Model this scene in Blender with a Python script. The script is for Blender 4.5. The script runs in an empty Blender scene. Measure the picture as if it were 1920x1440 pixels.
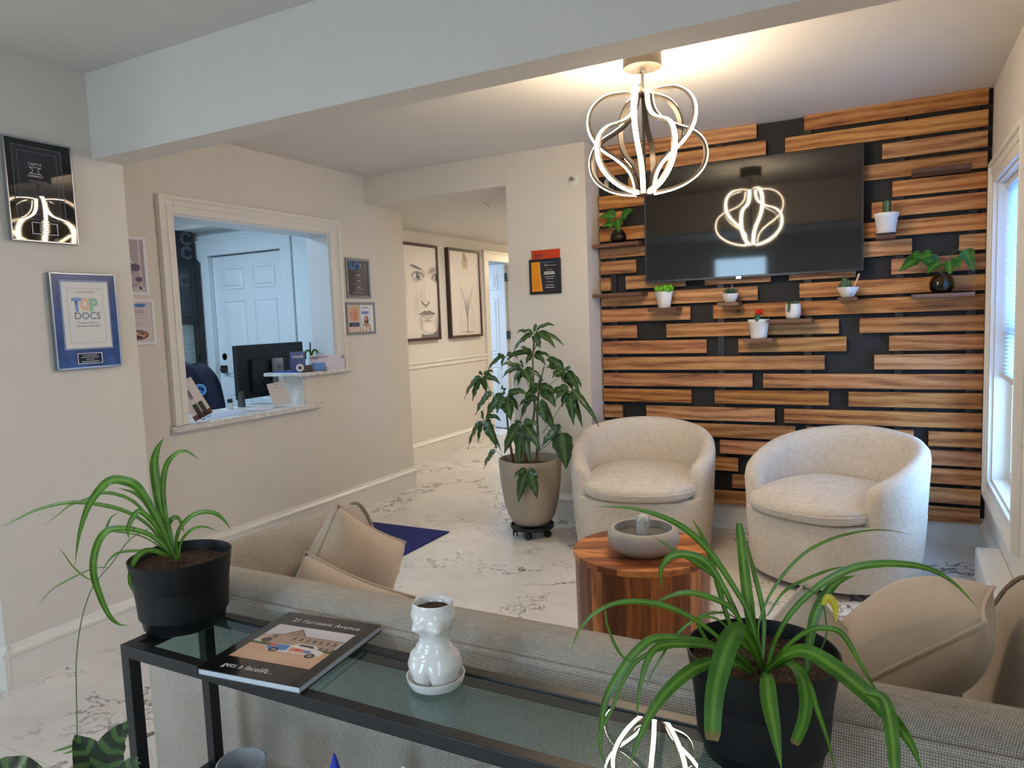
import bpy, bmesh, math, random
import numpy as np
from mathutils import Vector, Matrix, Euler
random.seed(7)
PI = math.pi
R_ = math.radians
SC = bpy.context.scene
COL = SC.collection

# ---------------------------------------------------------------- camera
W_, H_ = 1920, 1440
FPX, YAW, PITCH, ROLL, CAMZ = 1345.9, -0.487, 0.0900, 0.0380, 1.35
def _axes():
    cy, sy, cp, sp = math.cos(YAW), math.sin(YAW), math.cos(PITCH), math.sin(PITCH)
    f = Vector((sy*cp, cy*cp, -sp)); r = Vector((cy, -sy, 0)); d = f.cross(r)
    c, s = math.cos(ROLL), math.sin(ROLL)
    return c*r + s*d, -s*r + c*d, f
CR, CD, CF = _axes()
EYE = Vector((0, 0, CAMZ))
def ray(u, v): return CR*((u-960)/FPX) + CD*((v-720)/FPX) + CF
def at_y(u, v, y): d = ray(u, v); return EYE + d*(y/d.y)
def at_z(u, v, z): d = ray(u, v); return EYE + d*((z-CAMZ)/d.z)
def at_x(u, v, x): d = ray(u, v); return EYE + d*(x/d.x)
cam = bpy.data.cameras.new('camera'); cam.sensor_width = 36; cam.lens = FPX/W_*36; cam.clip_start = .01
co = bpy.data.objects.new('camera', cam); COL.objects.link(co)
co.matrix_world = Matrix(((CR.x, -CD.x, -CF.x, 0), (CR.y, -CD.y, -CF.y, 0), (CR.z, -CD.z, -CF.z, CAMZ), (0, 0, 0, 1)))
SC.camera = co

# ---------------------------------------------------------------- materials
MATS = {}
def srgb(c):
    return tuple(((x/255)/12.92 if x/255 <= .04045 else ((x/255+.055)/1.055)**2.4) for x in c)
class NT:
    def __init__(s, name):
        s.m = bpy.data.materials.new(name); s.m.use_nodes = True; s.t = s.m.node_tree; s.n = s.t.nodes
        s.b = s.n['Principled BSDF']; s.x = 0
    def add(s, typ, **kw):
        n = s.n.new(typ)
        for k, v in kw.items():
            if k[0] == '_': setattr(n, k[1:], v)
            else:
                k2 = k.replace('_', ' ')
                n.inputs[k2].default_value = v
        return n
    def link(s, a, b): s.t.links.new(a, b)
    def coord(s, which='Object', scale=(1, 1, 1), rand=False):
        tc = s.add('ShaderNodeTexCoord'); mp = s.add('ShaderNodeMapping'); mp.inputs['Scale'].default_value = scale
        s.link(tc.outputs[which], mp.inputs['Vector'])
        if rand:
            oi = s.add('ShaderNodeObjectInfo'); mu = s.add('ShaderNodeVectorMath', _operation='SCALE'); mu.inputs[0].default_value = (37, 91, 53)
            s.link(oi.outputs['Random'], mu.inputs['Scale']); s.link(mu.outputs[0], mp.inputs['Location'])
        return mp.outputs['Vector']
    def noise(s, vec, scale, detail=4, rough=.5, dist=0):
        n = s.add('ShaderNodeTexNoise'); n.inputs['Scale'].default_value = scale; n.inputs['Detail'].default_value = detail
        n.inputs['Roughness'].default_value = rough; n.inputs['Distortion'].default_value = dist
        s.link(vec, n.inputs['Vector']); return n.outputs['Fac']
    def ramp(s, fac, stops):
        r = s.add('ShaderNodeValToRGB'); e = r.color_ramp.elements
        while len(e) < len(stops): e.new(.5)
        for el, (p, c) in zip(e, stops): el.position = p; el.color = (*c[:3], 1)
        s.link(fac, r.inputs['Fac']); return r.outputs['Color']
    def mix(s, fac, a, b, mode='MIX'):
        m = s.add('ShaderNodeMix', _data_type='RGBA', _blend_type=mode)
        for sock, v in ((m.inputs[0], fac), (m.inputs[6], a), (m.inputs[7], b)):
            if hasattr(v, 'is_linked') or hasattr(v, 'links'): s.link(v, sock)
            else: sock.default_value = v if not isinstance(v, (tuple, list)) else (*v[:3], 1)
        return m.outputs[2]
    def math(s, op, a, b=None, c=None):
        m = s.add('ShaderNodeMath', _operation=op)
        for i, v in enumerate((a, b, c)):
            if v is None: continue
            if hasattr(v, 'links'): s.link(v, m.inputs[i])
            else: m.inputs[i].default_value = v
        return m.outputs[0]
    def bump(s, h, strength=.3, dist=.002):
        b = s.add('ShaderNodeBump'); b.inputs['Strength'].default_value = strength; b.inputs['Distance'].default_value = dist
        s.link(h, b.inputs['Height']); s.link(b.outputs['Normal'], s.b.inputs['Normal'])
    def col(s, c):
        if hasattr(c, 'links'): s.link(c, s.b.inputs['Base Color'])
        else: s.b.inputs['Base Color'].default_value = (*c[:3], 1)
    def set(s, **kw):
        for k, v in kw.items(): s.b.inputs[k.replace('_', ' ')].default_value = v
        return s
def plain(name, rgb, rough=.5, metal=0, var=.06, bump=0, bscale=200, **kw):
    """procedural paint / plastic / metal: a base colour with a slight noise in it"""
    if name in MATS: return MATS[name]
    t = NT(name); c = srgb(rgb); v = t.coord()
    n = t.noise(v, 9, 3)
    t.col(t.ramp(n, [(.3, tuple(x*(1-var) for x in c)), (.7, tuple(min(1, x*(1+var)) for x in c))]))
    t.set(Roughness=rough, Metallic=metal, **kw)
    if bump: t.bump(t.noise(v, bscale, 3), bump, .001)
    MATS[name] = t.m; return t.m
def emit(name, rgb, s):
    t = NT(name); t.col(srgb(rgb)); t.b.inputs['Emission Color'].default_value = (*srgb(rgb), 1); t.set(Emission_Strength=s)
    v = t.coord(); n = t.noise(v, 5, 1); t.link(t.math('MULTIPLY_ADD', n, .1, .3), t.b.inputs['Roughness'])
    MATS[name] = t.m; return t.m
def wall_mat(name, rgb):
    return plain(name, rgb, .75, var=.012, bump=.04, bscale=260)
M_wall = wall_mat('warm white wall paint', (217, 211, 202))
M_wall2 = wall_mat('reception room paint', (214, 222, 226))
M_ceil = wall_mat('ceiling paint', (216, 213, 208))
M_trim = plain('white trim paint', (226, 222, 214), .38, var=.01)
M_trimblue = plain('white door paint', (212, 218, 222), .4, var=.01)
M_black = plain('matte black metal', (22, 22, 24), .42, .0, var=.1)
M_blackwall = plain('black wall paint', (30, 30, 32), .7, var=.06, bump=.05)
M_blackpot = plain('black plastic pot', (10, 11, 14), .5, var=.05, Specular_IOR_Level=.35)
M_nickel = plain('brushed dark nickel', (98, 91, 82), .42, .7, var=.08)
M_led = emit('warm led diffuser', (255, 229, 193), 66)
M_ceramic = plain('glazed white ceramic', (232, 230, 226), .13, var=.02, Coat_Weight=.4)
M_ceramic_m = plain('matte white ceramic', (226, 224, 220), .35, var=.02)
t = NT('dark potting soil'); v = t.coord(); n = t.noise(v, 330, 3, .7)
t.col(t.ramp(n, [(.40, srgb((20, 12, 9))), (.52, srgb((58, 34, 22))), (.62, srgb((104, 66, 42))), (.70, srgb((168, 136, 104)))])); t.set(Roughness=.95); t.bump(t.noise(v, 200, 3), 1, .004); M_soil = t.m
M_concrete = plain('grey concrete', (172, 166, 158), .7, var=.1, bump=.25, bscale=60)
M_planter = plain('taupe stone planter', (165, 151, 135), .55, var=.06, bump=.1, bscale=40)
M_terra = plain('brown twig', (96, 74, 50), .8, var=.2)
M_piping = plain('linen piping', (140, 125, 105), .8, var=.2, bump=.6, bscale=500)
M_navy = plain('navy fleece', (32, 38, 62), .9, var=.15, bump=.3, bscale=300)
M_steel = plain('silver frame metal', (150, 154, 160), .3, .85, var=.05)
M_silver = plain('grey paper frame', (128, 128, 132), .5, var=.04)
M_paper = plain('white paper', (222, 222, 226), .6, var=.01)
M_papergrey = plain('grey paper', (172, 176, 196), .6, var=.02)
M_marbleledge = None
M_walnut = plain('walnut picture frame', (54, 32, 28), .4, var=.2)
M_chrome = plain('chrome', (190, 190, 190), .15, 1)

def fabric(name, dark, light, period=.003, slub=.5, weave=.5, rough=.92, bump=.5, sheen=.2, streak=220):
    """woven cloth: crossing threads of the given period plus uneven slubs along both directions"""
    t = NT(name); d, l = srgb(dark), srgb(light); v = t.coord()
    def st(sc): return t.noise(t.coord(scale=sc), 1, 2, .6)
    a = st((streak*.09, streak*.09, streak)); b = st((streak, streak, streak*.09))
    ws = []
    for rot in ((0, 0, .35), (R_(45), 0, .0)):
        mp = t.add('ShaderNodeMapping'); mp.inputs['Rotation'].default_value = rot; t.link(v, mp.inputs['Vector'])
        w = t.add('ShaderNodeTexWave', _wave_type='BANDS', _bands_direction='X' if rot[2] else 'Z'); w.inputs['Scale'].default_value = .314/period; w.inputs['Distortion'].default_value = 1.2; w.inputs['Detail Scale'].default_value = 3
        t.link(mp.outputs['Vector'], w.inputs['Vector']); ws.append(w.outputs['Fac'])
    wv = t.math('MULTIPLY', t.math('ADD', ws[0], ws[1]), .5)
    f = t.math('ADD', t.math('MULTIPLY_ADD', t.math('SUBTRACT', wv, .5), weave, .5), t.math('MULTIPLY', t.math('SUBTRACT', t.math('ADD', a, b), 1.0), slub*2))
    f = t.math('MULTIPLY_ADD', t.math('SUBTRACT', t.noise(v, 6, 3), .5), .35, f)
    t.col(t.ramp(f, [(.1, d), (.9, l)])); t.set(Roughness=rough, Sheen_Weight=sheen)
    t.bump(t.math('ADD', wv, t.math('MULTIPLY', a, .6)), bump, .0012)
    MATS[name] = t.m; return t.m
M_sofa = fabric('taupe tweed upholstery', (112, 103, 93), (218, 206, 190), .0034, .20, .85, bump=.9, streak=600)
M_chair = fabric('cream linen upholstery', (190, 178, 161), (230, 221, 208), .004, .5, .12, bump=.22, streak=330)
M_pillow = fabric('beige velvet', (176, 154, 130), (210, 190, 166), .004, .15, .1, bump=.1, sheen=.5)
M_mat = fabric('blue carpet mat', (6, 18, 78), (14, 34, 122), .006, .5, .5, bump=.6, sheen=0, rough=1)
M_blind = None

def wood(name, stops, rough=.5, knots=True, axis='x', gs=1.0, bump=.12, rndhue=True, wv=.22):
    t = NT(name)
    sc = (1.0*gs, 6*gs, 7*gs) if axis == 'x' else (9*gs, 9*gs, .9*gs)
    v = t.coord(scale=sc, rand=True)
    n1 = t.noise(v, 1.6, 5, .6, .9)
    w = t.add('ShaderNodeTexWave', _wave_type='BANDS', _bands_direction='Z' if axis == 'x' else 'X'); w.inputs['Scale'].default_value = .9
    w.inputs['Distortion'].default_value = 14; w.inputs['Detail'].default_value = 3; w.inputs['Detail Scale'].default_value = .7
    t.link(v, w.inputs['Vector'])
    v2 = t.coord(scale=(3*gs, 90*gs, 90*gs) if axis == 'x' else (90*gs, 90*gs, 3*gs), rand=True)
    fine = t.noise(v2, 2.2, 3, .7)
    f = t.math('MULTIPLY_ADD', w.outputs['Fac'], wv, t.math('MULTIPLY_ADD', n1, .75-wv, t.math('MULTIPLY_ADD', fine, .8, -.25)))
    c = t.ramp(f, stops)
    if rndhue:
        oi = t.add('ShaderNodeObjectInfo'); hs = t.add('ShaderNodeHueSaturation')
        t.link(t.math('MULTIPLY_ADD', oi.outputs['Random'], .30, .80), hs.inputs['Value'])
        oj = t.math('FRACT', t.math('MULTIPLY', oi.outputs['Random'], 7.3))
        t.link(t.math('MULTIPLY_ADD', oj, .16, .92), hs.inputs['Saturation'])
        t.link(t.math('MULTIPLY_ADD', t.math('FRACT', t.math('MULTIPLY', oi.outputs['Random'], 13.7)), .012, .490), hs.inputs['Hue'])
        t.link(c, hs.inputs['Color']); c = hs.outputs['Color']
    if knots:
        vk = t.coord(scale=(1.9, 2.6, 2.6), rand=True)
        vo = t.add('ShaderNodeTexVoronoi'); vo.inputs['Scale'].default_value = 1.1; t.link(vk, vo.inputs['Vector'])
        k = t.ramp(vo.outputs['Distance'], [(.02, (1, 1, 1)), (.045, (.6, .6, .6)), (.05, (.2, .2, .2)), (.075, (.5, .5, .5)), (.09, (0, 0, 0))])
        c = t.mix(k, c, srgb((58, 28, 14)))
    t.col(c); t.set(Roughness=rough)
    t.bump(f, bump, .002)
    MATS[name] = t.m; return t.m
M_slat = wood('stained pine slat', [(.28, srgb((98, 60, 28))), (.46, srgb((168, 111, 58))), (.72, srgb((206, 156, 98)))], .55)
M_shelfw = wood('dark walnut shelf', [(.25, srgb((74, 48, 34))), (.6, srgb((112, 78, 58))), (.85, srgb((140, 104, 80)))], .6, knots=False)

def acacia():
    t = NT('acacia stave')
    v = t.coord(scale=(14, 14, 1.4), rand=True)
    n = t.noise(v, 1.6, 5, .6, 1.2)
    v2 = t.coord(scale=(120, 120, 5), rand=True)
    f = t.math('MULTIPLY_ADD', n, .8, t.math('MULTIPLY', t.noise(v2, 2, 2), .2))
    c = t.ramp(f, [(.25, srgb((104, 58, 34))), (.5, srgb((172, 112, 68))), (.75, srgb((222, 166, 108)))])
    at = t.add('ShaderNodeAttribute'); at.attribute_name = 'tint'
    c = t.mix(1.0, c, at.outputs['Color'], 'MULTIPLY')
    t.col(c); t.set(Roughness=.33); t.bump(f, .1, .001); return t.m
M_acacia = acacia()

def floor_mat():
    t = NT('white marble tile')
    v = t.coord()
    vd = t.noise(v, 1.4, 4, .6)
    comb = t.add('ShaderNodeVectorMath', _operation='ADD')
    nz = t.add('ShaderNodeTexNoise'); nz.inputs['Scale'].default_value = 1.7; nz.inputs['Detail'].default_value = 5; nz.inputs['Roughness'].default_value = .62
    t.link(v, nz.inputs['Vector'])
    sc = t.add('ShaderNodeVectorMath', _operation='SCALE'); sc.inputs['Scale'].default_value = .9
    t.link(nz.outputs['Color'], sc.inputs[0]); t.link(v, comb.inputs[0]); t.link(sc.outputs[0], comb.inputs[1])
    def vein(scale, width, seed):
        mp = t.add('ShaderNodeMapping'); mp.inputs['Location'].default_value = (seed, seed*2, 0); mp.inputs['Rotation'].default_value = (0, 0, .5); mp.inputs['Scale'].default_value = (1, 1.7, 1)
        t.link(comb.outputs[0], mp.inputs['Vector'])
        n = t.noise(mp.outputs['Vector'], scale, 4, .55)
        d = t.math('ABSOLUTE', t.math('SUBTRACT', n, .5))
        return t.ramp(d, [(0, (1, 1, 1)), (width, (0, 0, 0))])
    mask = t.ramp(t.noise(v, 1.9, 3), [(.40, (0, 0, 0)), (.56, (1, 1, 1))])
    v1 = t.mix(1, vein(1.6, .016, 3.1), mask, 'MULTIPLY')
    v2 = t.mix(1, vein(4.5, .012, 9.2), t.ramp(t.noise(v, 2.8, 2), [(.52, (0, 0, 0)), (.66, (.8, .8, .8))]), 'MULTIPLY')
    vv = t.mix(1, v1, v2, 'ADD')
    base = t.ramp(vd, [(.3, srgb((205, 200, 194))), (.6, srgb((228, 224, 219)))])
    c = t.mix(vv, base, srgb((96, 88, 86)))
    br = t.add('ShaderNodeTexBrick'); br.inputs['Scale'].default_value = 1; br.inputs['Mortar Size'].default_value = .0018; br.inputs['Brick Width'].default_value = 1.2
    br.inputs['Row Height'].default_value = .6; br.inputs['Mortar Smooth'].default_value = 0; t.link(v, br.inputs['Vector'])
    c = t.mix(t.math('MULTIPLY', br.outputs['Fac'], .5), c, srgb((165, 160, 155)))
    t.col(c); t.set(Roughness=.24); MATS['floor'] = t.m; return t.m
M_floor = floor_mat()
def ledge_mat():
    t = NT('quartz ledge'); v = t.coord()
    n = t.noise(v, 9, 6, .7, 1.5)
    t.col(t.ramp(n, [(.35, srgb((226, 222, 216))), (.5, srgb((200, 196, 192))), (.56, srgb((228, 224, 218)))])); t.set(Roughness=.3); return t.m
M_ledge = ledge_mat()

def glass(name, rgb=(235, 245, 242), rough=0.0, ior=1.45):
    t = NT(name); t.col(srgb(rgb)); t.set(Transmission_Weight=1.0, Roughness=rough, IOR=ior)
    # slight unevenness so that the pane is not a perfect mirror
    MATS[name] = t.m; return t.m
def pane(name, tint=(225, 238, 235), tr=.86):
    """flat window / table glass: sees through with a mirror reflection"""
    t = NT(name); out = t.n['Material Output']
    tb = t.add('ShaderNodeBsdfTransparent'); tb.inputs['Color'].default_value = (*srgb(tint), 1)
    gb = t.add('ShaderNodeBsdfGlossy'); gb.inputs['Roughness'].default_value = .0; gb.inputs['Color'].default_value = (1, 1, 1, 1)
    fr = t.add('ShaderNodeFresnel'); fr.inputs['IOR'].default_value = 1.6
    ge = t.add('ShaderNodeNewGeometry'); k = t.math('MULTIPLY', fr.outputs[0], t.math('SUBTRACT', 1.0, ge.outputs['Backfacing']))
    ms = t.add('ShaderNodeMixShader'); t.link(k, ms.inputs[0]); t.link(tb.outputs[0], ms.inputs[1]); t.link(gb.outputs[0], ms.inputs[2])
    t.link(ms.outputs[0], out.inputs['Surface']); MATS[name] = t.m; return t.m
M_pane = pane('table glass', (205, 220, 218))
M_window = pane('window glass', (235, 245, 250))
M_vase = glass('smoked glass', (150, 120, 95))
M_vase2 = glass('amber glass', (150, 140, 70))

def leaf_mat(name, a, b, mid, rough=.38, tip=None):
    t = NT(name)
    uv = t.add('ShaderNodeAttribute'); uv.attribute_name = 'lf'   # R = across 0..1, G = along 0..1
    sp = t.add('ShaderNodeSeparateColor'); t.link(uv.outputs['Color'], sp.inputs[0])
    d = t.math('ABSOLUTE', t.math('SUBTRACT', sp.outputs[0], .5))
    v = t.coord(); n = t.noise(v, 30, 3)
    c = t.ramp(n, [(.3, srgb(a)), (.7, srgb(b))])
    c = t.mix(t.ramp(d, [(.02, (.75, .75, .75)), (.2, (0, 0, 0))]), c, srgb(mid))
    if tip: c = t.mix(t.ramp(sp.outputs[1], [(.955, (0, 0, 0)), (.985, (1, 1, 1))]), c, srgb(tip))
    t.col(c); t.set(Roughness=rough, Subsurface_Weight=.0)
    t.b.inputs['Specular IOR Level'].default_value = .45
    # some light comes through the blade
    out = t.n['Material Output']; tr = t.add('ShaderNodeBsdfTranslucent'); t.link(c, tr.inputs['Color'])
    ms = t.add('ShaderNodeMixShader'); ms.inputs[0].default_value = .22
    t.link(t.b.outputs[0], ms.inputs[1]); t.link(tr.outputs[0], ms.inputs[2]); t.link(ms.outputs[0], out.inputs['Surface'])
    MATS[name] = t.m; return t.m
M_spider = leaf_mat('spider plant leaf', (52, 94, 20), (84, 134, 34), (124, 166, 60))
M_spiderd = leaf_mat('spider plant leaf with dry tip', (48, 96, 24), (78, 130, 36), (112, 160, 60), tip=(130, 110, 60))
M_scheff = leaf_mat('umbrella tree leaf', (34, 62, 30), (58, 92, 46), (104, 132, 84), .32)
M_pothos = leaf_mat('pothos leaf', (34, 84, 28), (62, 122, 36), (96, 150, 60), .35)
M_yellow = leaf_mat('yellowing leaf', (188, 170, 30), (208, 190, 40), (210, 200, 80), tip=(150, 80, 20))
M_succ = leaf_mat('bright green succulent leaf', (92, 170, 30), (130, 205, 50), (140, 210, 70))
M_succd = leaf_mat('grey green succulent leaf', (52, 84, 58), (84, 122, 84), (90, 130, 90))
M_stem = plain('green stem', (74, 98, 50), .6, var=.15)
M_bark = plain('tree stem bark', (98, 84, 58), .8, var=.2, bump=.4)
def calathea():
    t = NT('striped calathea leaf')
    uv = t.add('ShaderNodeAttribute'); uv.attribute_name = 'lf'
    sp = t.add('ShaderNodeSeparateColor'); t.link(uv.outputs['Color'], sp.inputs[0])
    d = t.math('ABSOLUTE', t.math('SUBTRACT', sp.outputs[0], .5))
    ph = t.math('SINE', t.math('MULTIPLY', t.math('SUBTRACT', sp.outputs[1], t.math('MULTIPLY', d, .22)), 30))
    v = t.coord(); n = t.noise(v, 20, 3)
    c = t.ramp(t.math('ADD', ph, t.math('MULTIPLY', n, .6)), [(.0, srgb((26, 44, 24))), (.5, srgb((30, 52, 26))), (.75, srgb((66, 96, 46)))])
    t.col(c); t.set(Roughness=.3); return t.m
M_cal = calathea()
def vcol_mat(name, rough=.45):
    t = NT(name); at = t.add('ShaderNodeAttribute'); at.attribute_name = 'ink'; t.link(at.outputs['Color'], t.b.inputs['Base Color']); t.set(Roughness=rough); return t.m
M_print = vcol_mat('printed picture', .45)
M_printgloss = vcol_mat('glossy print', .12)

# ---------------------------------------------------------------- mesh helpers
class B:
    def __init__(s): s.v, s.f, s.c, s.lf = [], [], [], []
    def add(s, vs, fs, col=None, lf=None):
        o = len(s.v); s.v += [tuple(v) for v in vs]; s.f += [tuple(i+o for i in f) for f in fs]
        s.c += [col or (1, 1, 1)]*len(vs); s.lf += (lf or [(0.5, 0)]*len(vs)); return s
    def box(s, a, b, col=None):
        x0, y0, z0 = a; x1, y1, z1 = b
        if x0 > x1: x0, x1 = x1, x0
        if y0 > y1: y0, y1 = y1, y0
        if z0 > z1: z0, z1 = z1, z0
        e = .00002*(len(s.v)//8 % 9); x0 -= e; y0 -= e; z0 -= e; x1 += e; y1 += e; z1 += e   # parts of one mesh never share a face plane
        return s.add([(x0, y0, z0), (x1, y0, z0), (x1, y1, z0), (x0, y1, z0), (x0, y0, z1), (x1, y0, z1), (x1, y1, z1), (x0, y1, z1)],
                     [(0, 3, 2, 1), (4, 5, 6, 7), (0, 1, 5, 4), (1, 2, 6, 5), (2, 3, 7, 6), (3, 0, 4, 7)], col)
    def lathe(s, prof, seg=40, c=(0, 0, 0), cap0=True, cap1=True, fn=None):
        vs, fs = [], []
        for (r, z) in prof:
            for k in range(seg):
                a = 2*PI*k/seg; rr = r*(fn(a, z) if fn else 1)
                vs.append((c[0]+rr*math.cos(a), c[1]+rr*math.sin(a), c[2]+z))
        for i in range(len(prof)-1):
            for k in range(seg):
                a, b = i*seg+k, i*seg+(k+1) % seg; fs.append((a, b, b+seg, a+seg))
        if cap0: fs.append(tuple(range(seg))[::-1])
        if cap1: n = (len(prof)-1)*seg; fs.append(tuple(range(n, n+seg)))
        return s.add(vs, fs)
    def tube(s, pts, r, seg=8, caps=True, flat=None):
        pts = [Vector(p) for p in pts]; n = len(pts); rs = r if isinstance(r, (list, tuple)) else [r]*n
        vs, fs = [], []; up = None
        for i, p in enumerate(pts):
            t = (pts[min(i+1, n-1)]-pts[max(i-1, 0)]).normalized()
            if up is None:
                up = Vector((0, 0, 1)) if abs(t.z) < .9 else Vector((1, 0, 0))
            x = t.cross(up).normalized(); up = x.cross(t).normalized()
            for k in range(seg):
                a = 2*PI*k/seg; vs.append(p+(x*math.cos(a)+up*math.sin(a))*rs[i])
        for i in range(n-1):
            for k in range(seg):
                a, b = i*seg+k, i*seg+(k+1) % seg; fs.append((a, a+seg, b+seg, b))
        if caps: fs.append(tuple(range(seg))); fs.append(tuple(range((n-1)*seg, n*seg))[::-1])
        return s.add(vs, fs)
    def prism(s, poly, a, b, axis='y'):
        """2D polygon extruded along an axis from a to b. poly is in the other two axes in order"""
        def P(p, t): return (t, p[0], p[1]) if axis == 'x' else ((p[0], t, p[1]) if axis == 'y' else (p[0], p[1], t))
        n = len(poly); vs = [P(p, a) for p in poly]+[P(p, b) for p in poly]
        fs = [tuple(range(n)), tuple(range(n, 2*n))[::-1]]+[(i, (i+n), (i+1) % n+n, (i+1) % n) for i in range(n)]
        return s.add(vs, fs)
    def loft(s, rings, caps=True, closed=False):
        n = len(rings[0]); vs = [p for r in rings for p in r]; fs = []
        m = len(rings)
        for i in range(m if closed else m-1):
            for k in range(n):
                a, b = i*n+k, i*n+(k+1) % n; c = ((i+1) % m)*n
                fs.append((a, b, c+(k+1) % n, c+k))
        if caps and not closed: fs.append(tuple(range(n))[::-1]); fs.append(tuple(range((m-1)*n, m*n)))
        return s.add(vs, fs)
def mk(name, b, mat, parent=None, smooth=False, bevel=0, bseg=2, sub=0, label=None, loc=None, rot=None, angle=40):
    me = bpy.data.meshes.new(name); me.from_pydata(b.v, [], b.f); me.validate()
    bm = bmesh.new(); bm.from_mesh(me)
    bmesh.ops.recalc_face_normals(bm, faces=bm.faces); bm.to_mesh(me); bm.free()
    if any(c != (1, 1, 1) for c in b.c):
        at = me.color_attributes.new('tint', 'FLOAT_COLOR', 'POINT')
        for i, c in enumerate(b.c): at.data[i].color = (*c, 1)
    if any(x != (0.5, 0) for x in b.lf):
        at = me.color_attributes.new('lf', 'FLOAT_COLOR', 'POINT')
        for i, c in enumerate(b.lf): at.data[i].color = (c[0], c[1], 0, 1)
    me.materials.append(mat)
    o = bpy.data.objects.new(name, me); COL.objects.link(o)
    if parent: o.parent = parent
    if loc: o.location = loc
    if rot: o.rotation_euler = rot
    if smooth:
        for p in me.polygons: p.use_smooth = True
    if bevel:
        m = o.modifiers.new('bevel', 'BEVEL'); m.width = bevel; m.segments = bseg; m.limit_method = 'ANGLE'; m.angle_limit = math.radians(35)
        if not smooth: m.harden_normals = False
    if sub:
        m = o.modifiers.new('sub', 'SUBSURF'); m.levels = sub; m.render_levels = sub
    if smooth and not sub:
        try: me.set_sharp_from_angle(angle=math.radians(angle))
        except Exception: pass
    if label: o['label'] = label
    return o
def tag(o, label, cat, group=None):
    o['label'] = label; o['category'] = cat
    if group: o['group'] = group
    return o
def struct(name, b, mat, label=None, parent=None, **kw):
    o = mk(name, b, mat, parent, **kw)
    if not parent: o['kind'] = 'structure'
    if label: o['label'] = label; o['category'] = name.split('_')[0]
    return o
def thing(name, label, cat, loc=(0, 0, 0), rz=0, group=None, rot=None):
    o = bpy.data.objects.new(name, None); o.empty_display_size = .05; COL.objects.link(o)
    o.location = loc; o.rotation_euler = rot or (0, 0, rz); return tag(o, label, cat, group)
def copy_tree(o, parent=None):
    c = o.copy(); COL.objects.link(c)
    if parent: c.parent = parent; c.matrix_parent_inverse = o.matrix_parent_inverse.copy()
    for ch in o.children: copy_tree(ch, c)
    return c
def cr(pts, n=8):
    """Catmull-Rom through 3D points"""
    pts = [Vector(p) for p in pts]; P = [pts[0]*2-pts[1]]+pts+[pts[-1]*2-pts[-2]]; out = []
    for i in range(1, len(P)-2):
        for k in range(n):
            t = k/n; a, b, c, d = P[i-1:i+3]
            out.append(.5*((2*b)+(c-a)*t+(2*a-5*b+4*c-d)*t*t+(3*b-a-3*c+d)*t**3))
    out.append(pts[-1]); return out
def text(name, s, size, mat, parent, loc, align='CENTER', bold=0, rot=(PI/2, 0, 0), xs=1, space=1, italic=0):
    cu = bpy.data.curves.new(name, 'FONT'); cu.body = s; cu.size = size; cu.align_x = align; cu.align_y = 'CENTER'; cu.offset = bold; cu.space_character = space; cu.shear = italic; cu.resolution_u = 3
    cu.space_line = .9
    t = bpy.data.objects.new('t', cu); COL.objects.link(t); bpy.context.view_layer.update()
    me = bpy.data.meshes.new_from_object(t.evaluated_get(bpy.context.evaluated_depsgraph_get()))
    bpy.data.objects.remove(t); me.name = name; me.materials.clear(); me.materials.append(mat)
    o = bpy.data.objects.new(name, me); COL.objects.link(o); o.parent = parent; o.location = loc; o.rotation_euler = rot; o.scale = (xs, 1, 1)
    return o
def leaf_strip(b, pts, w, n=6, V=None, fold=.15, prof='spider', wave=0, twist=0):
    """a leaf blade along 3D points; w = full width"""
    P = cr(pts, n); m = len(P); vs, fs, lf = [], [], []
    for i, p in enumerate(P):
        t = i/(m-1); T = (P[min(i+1, m-1)]-P[max(i-1, 0)])
        if T.length < 1e-9: T = Vector((0, 0, 1))
        T.normalize()
        vd = (V if V is not None else (p-EYE)).normalized()
        vd = (vd + Vector((0, 0, -.25))).normalized()
        s = T.cross(vd)
        if s.length < .15: s = s+T.cross(Vector((.3, .8, .2)))*.3
        s.normalize()
        if twist: s = Matrix.Rotation(twist*math.sin(t*3), 3, T) @ s
        N = s.cross(T).normalized()
        if prof == 'spider': k = min(1, .42+1.5*t)*(1-max(0, (t-.45)/.55)**1.9)
        elif prof == 'blunt': k = min(1, .35+1.3*t)*(1-.35*t**3) if t < .995 else .5
        elif prof == 'oval': k = (math.sin(PI*min(1, t**.8)))**.75*(1 if t < .97 else .6)
        elif prof == 'heart': k = (math.sin(PI*t**.62))**.7
        else: k = 1
        k = max(k, .03); hw = w/2*k
        wv = wave*math.sin(t*26)*w if wave else 0
        cx = [(-1, 0), (-.5, -.35), (0, -1), (.5, -.35), (1, 0)]
        for (a, d) in cx:
            q = p+s*(a*hw)-N*(d*hw*fold)
            if wv and abs(a) > .9: q = q+N*wv*a
            elif wv and abs(a) > .4: q = q+N*wv*a*.4
            vs.append(q); lf.append((.5+a/2, t))
    for i in range(m-1):
        for k in range(4): a = i*5+k; fs.append((a, a+1, a+6, a+5))
    b.add(vs, fs, None, lf); return b
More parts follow.
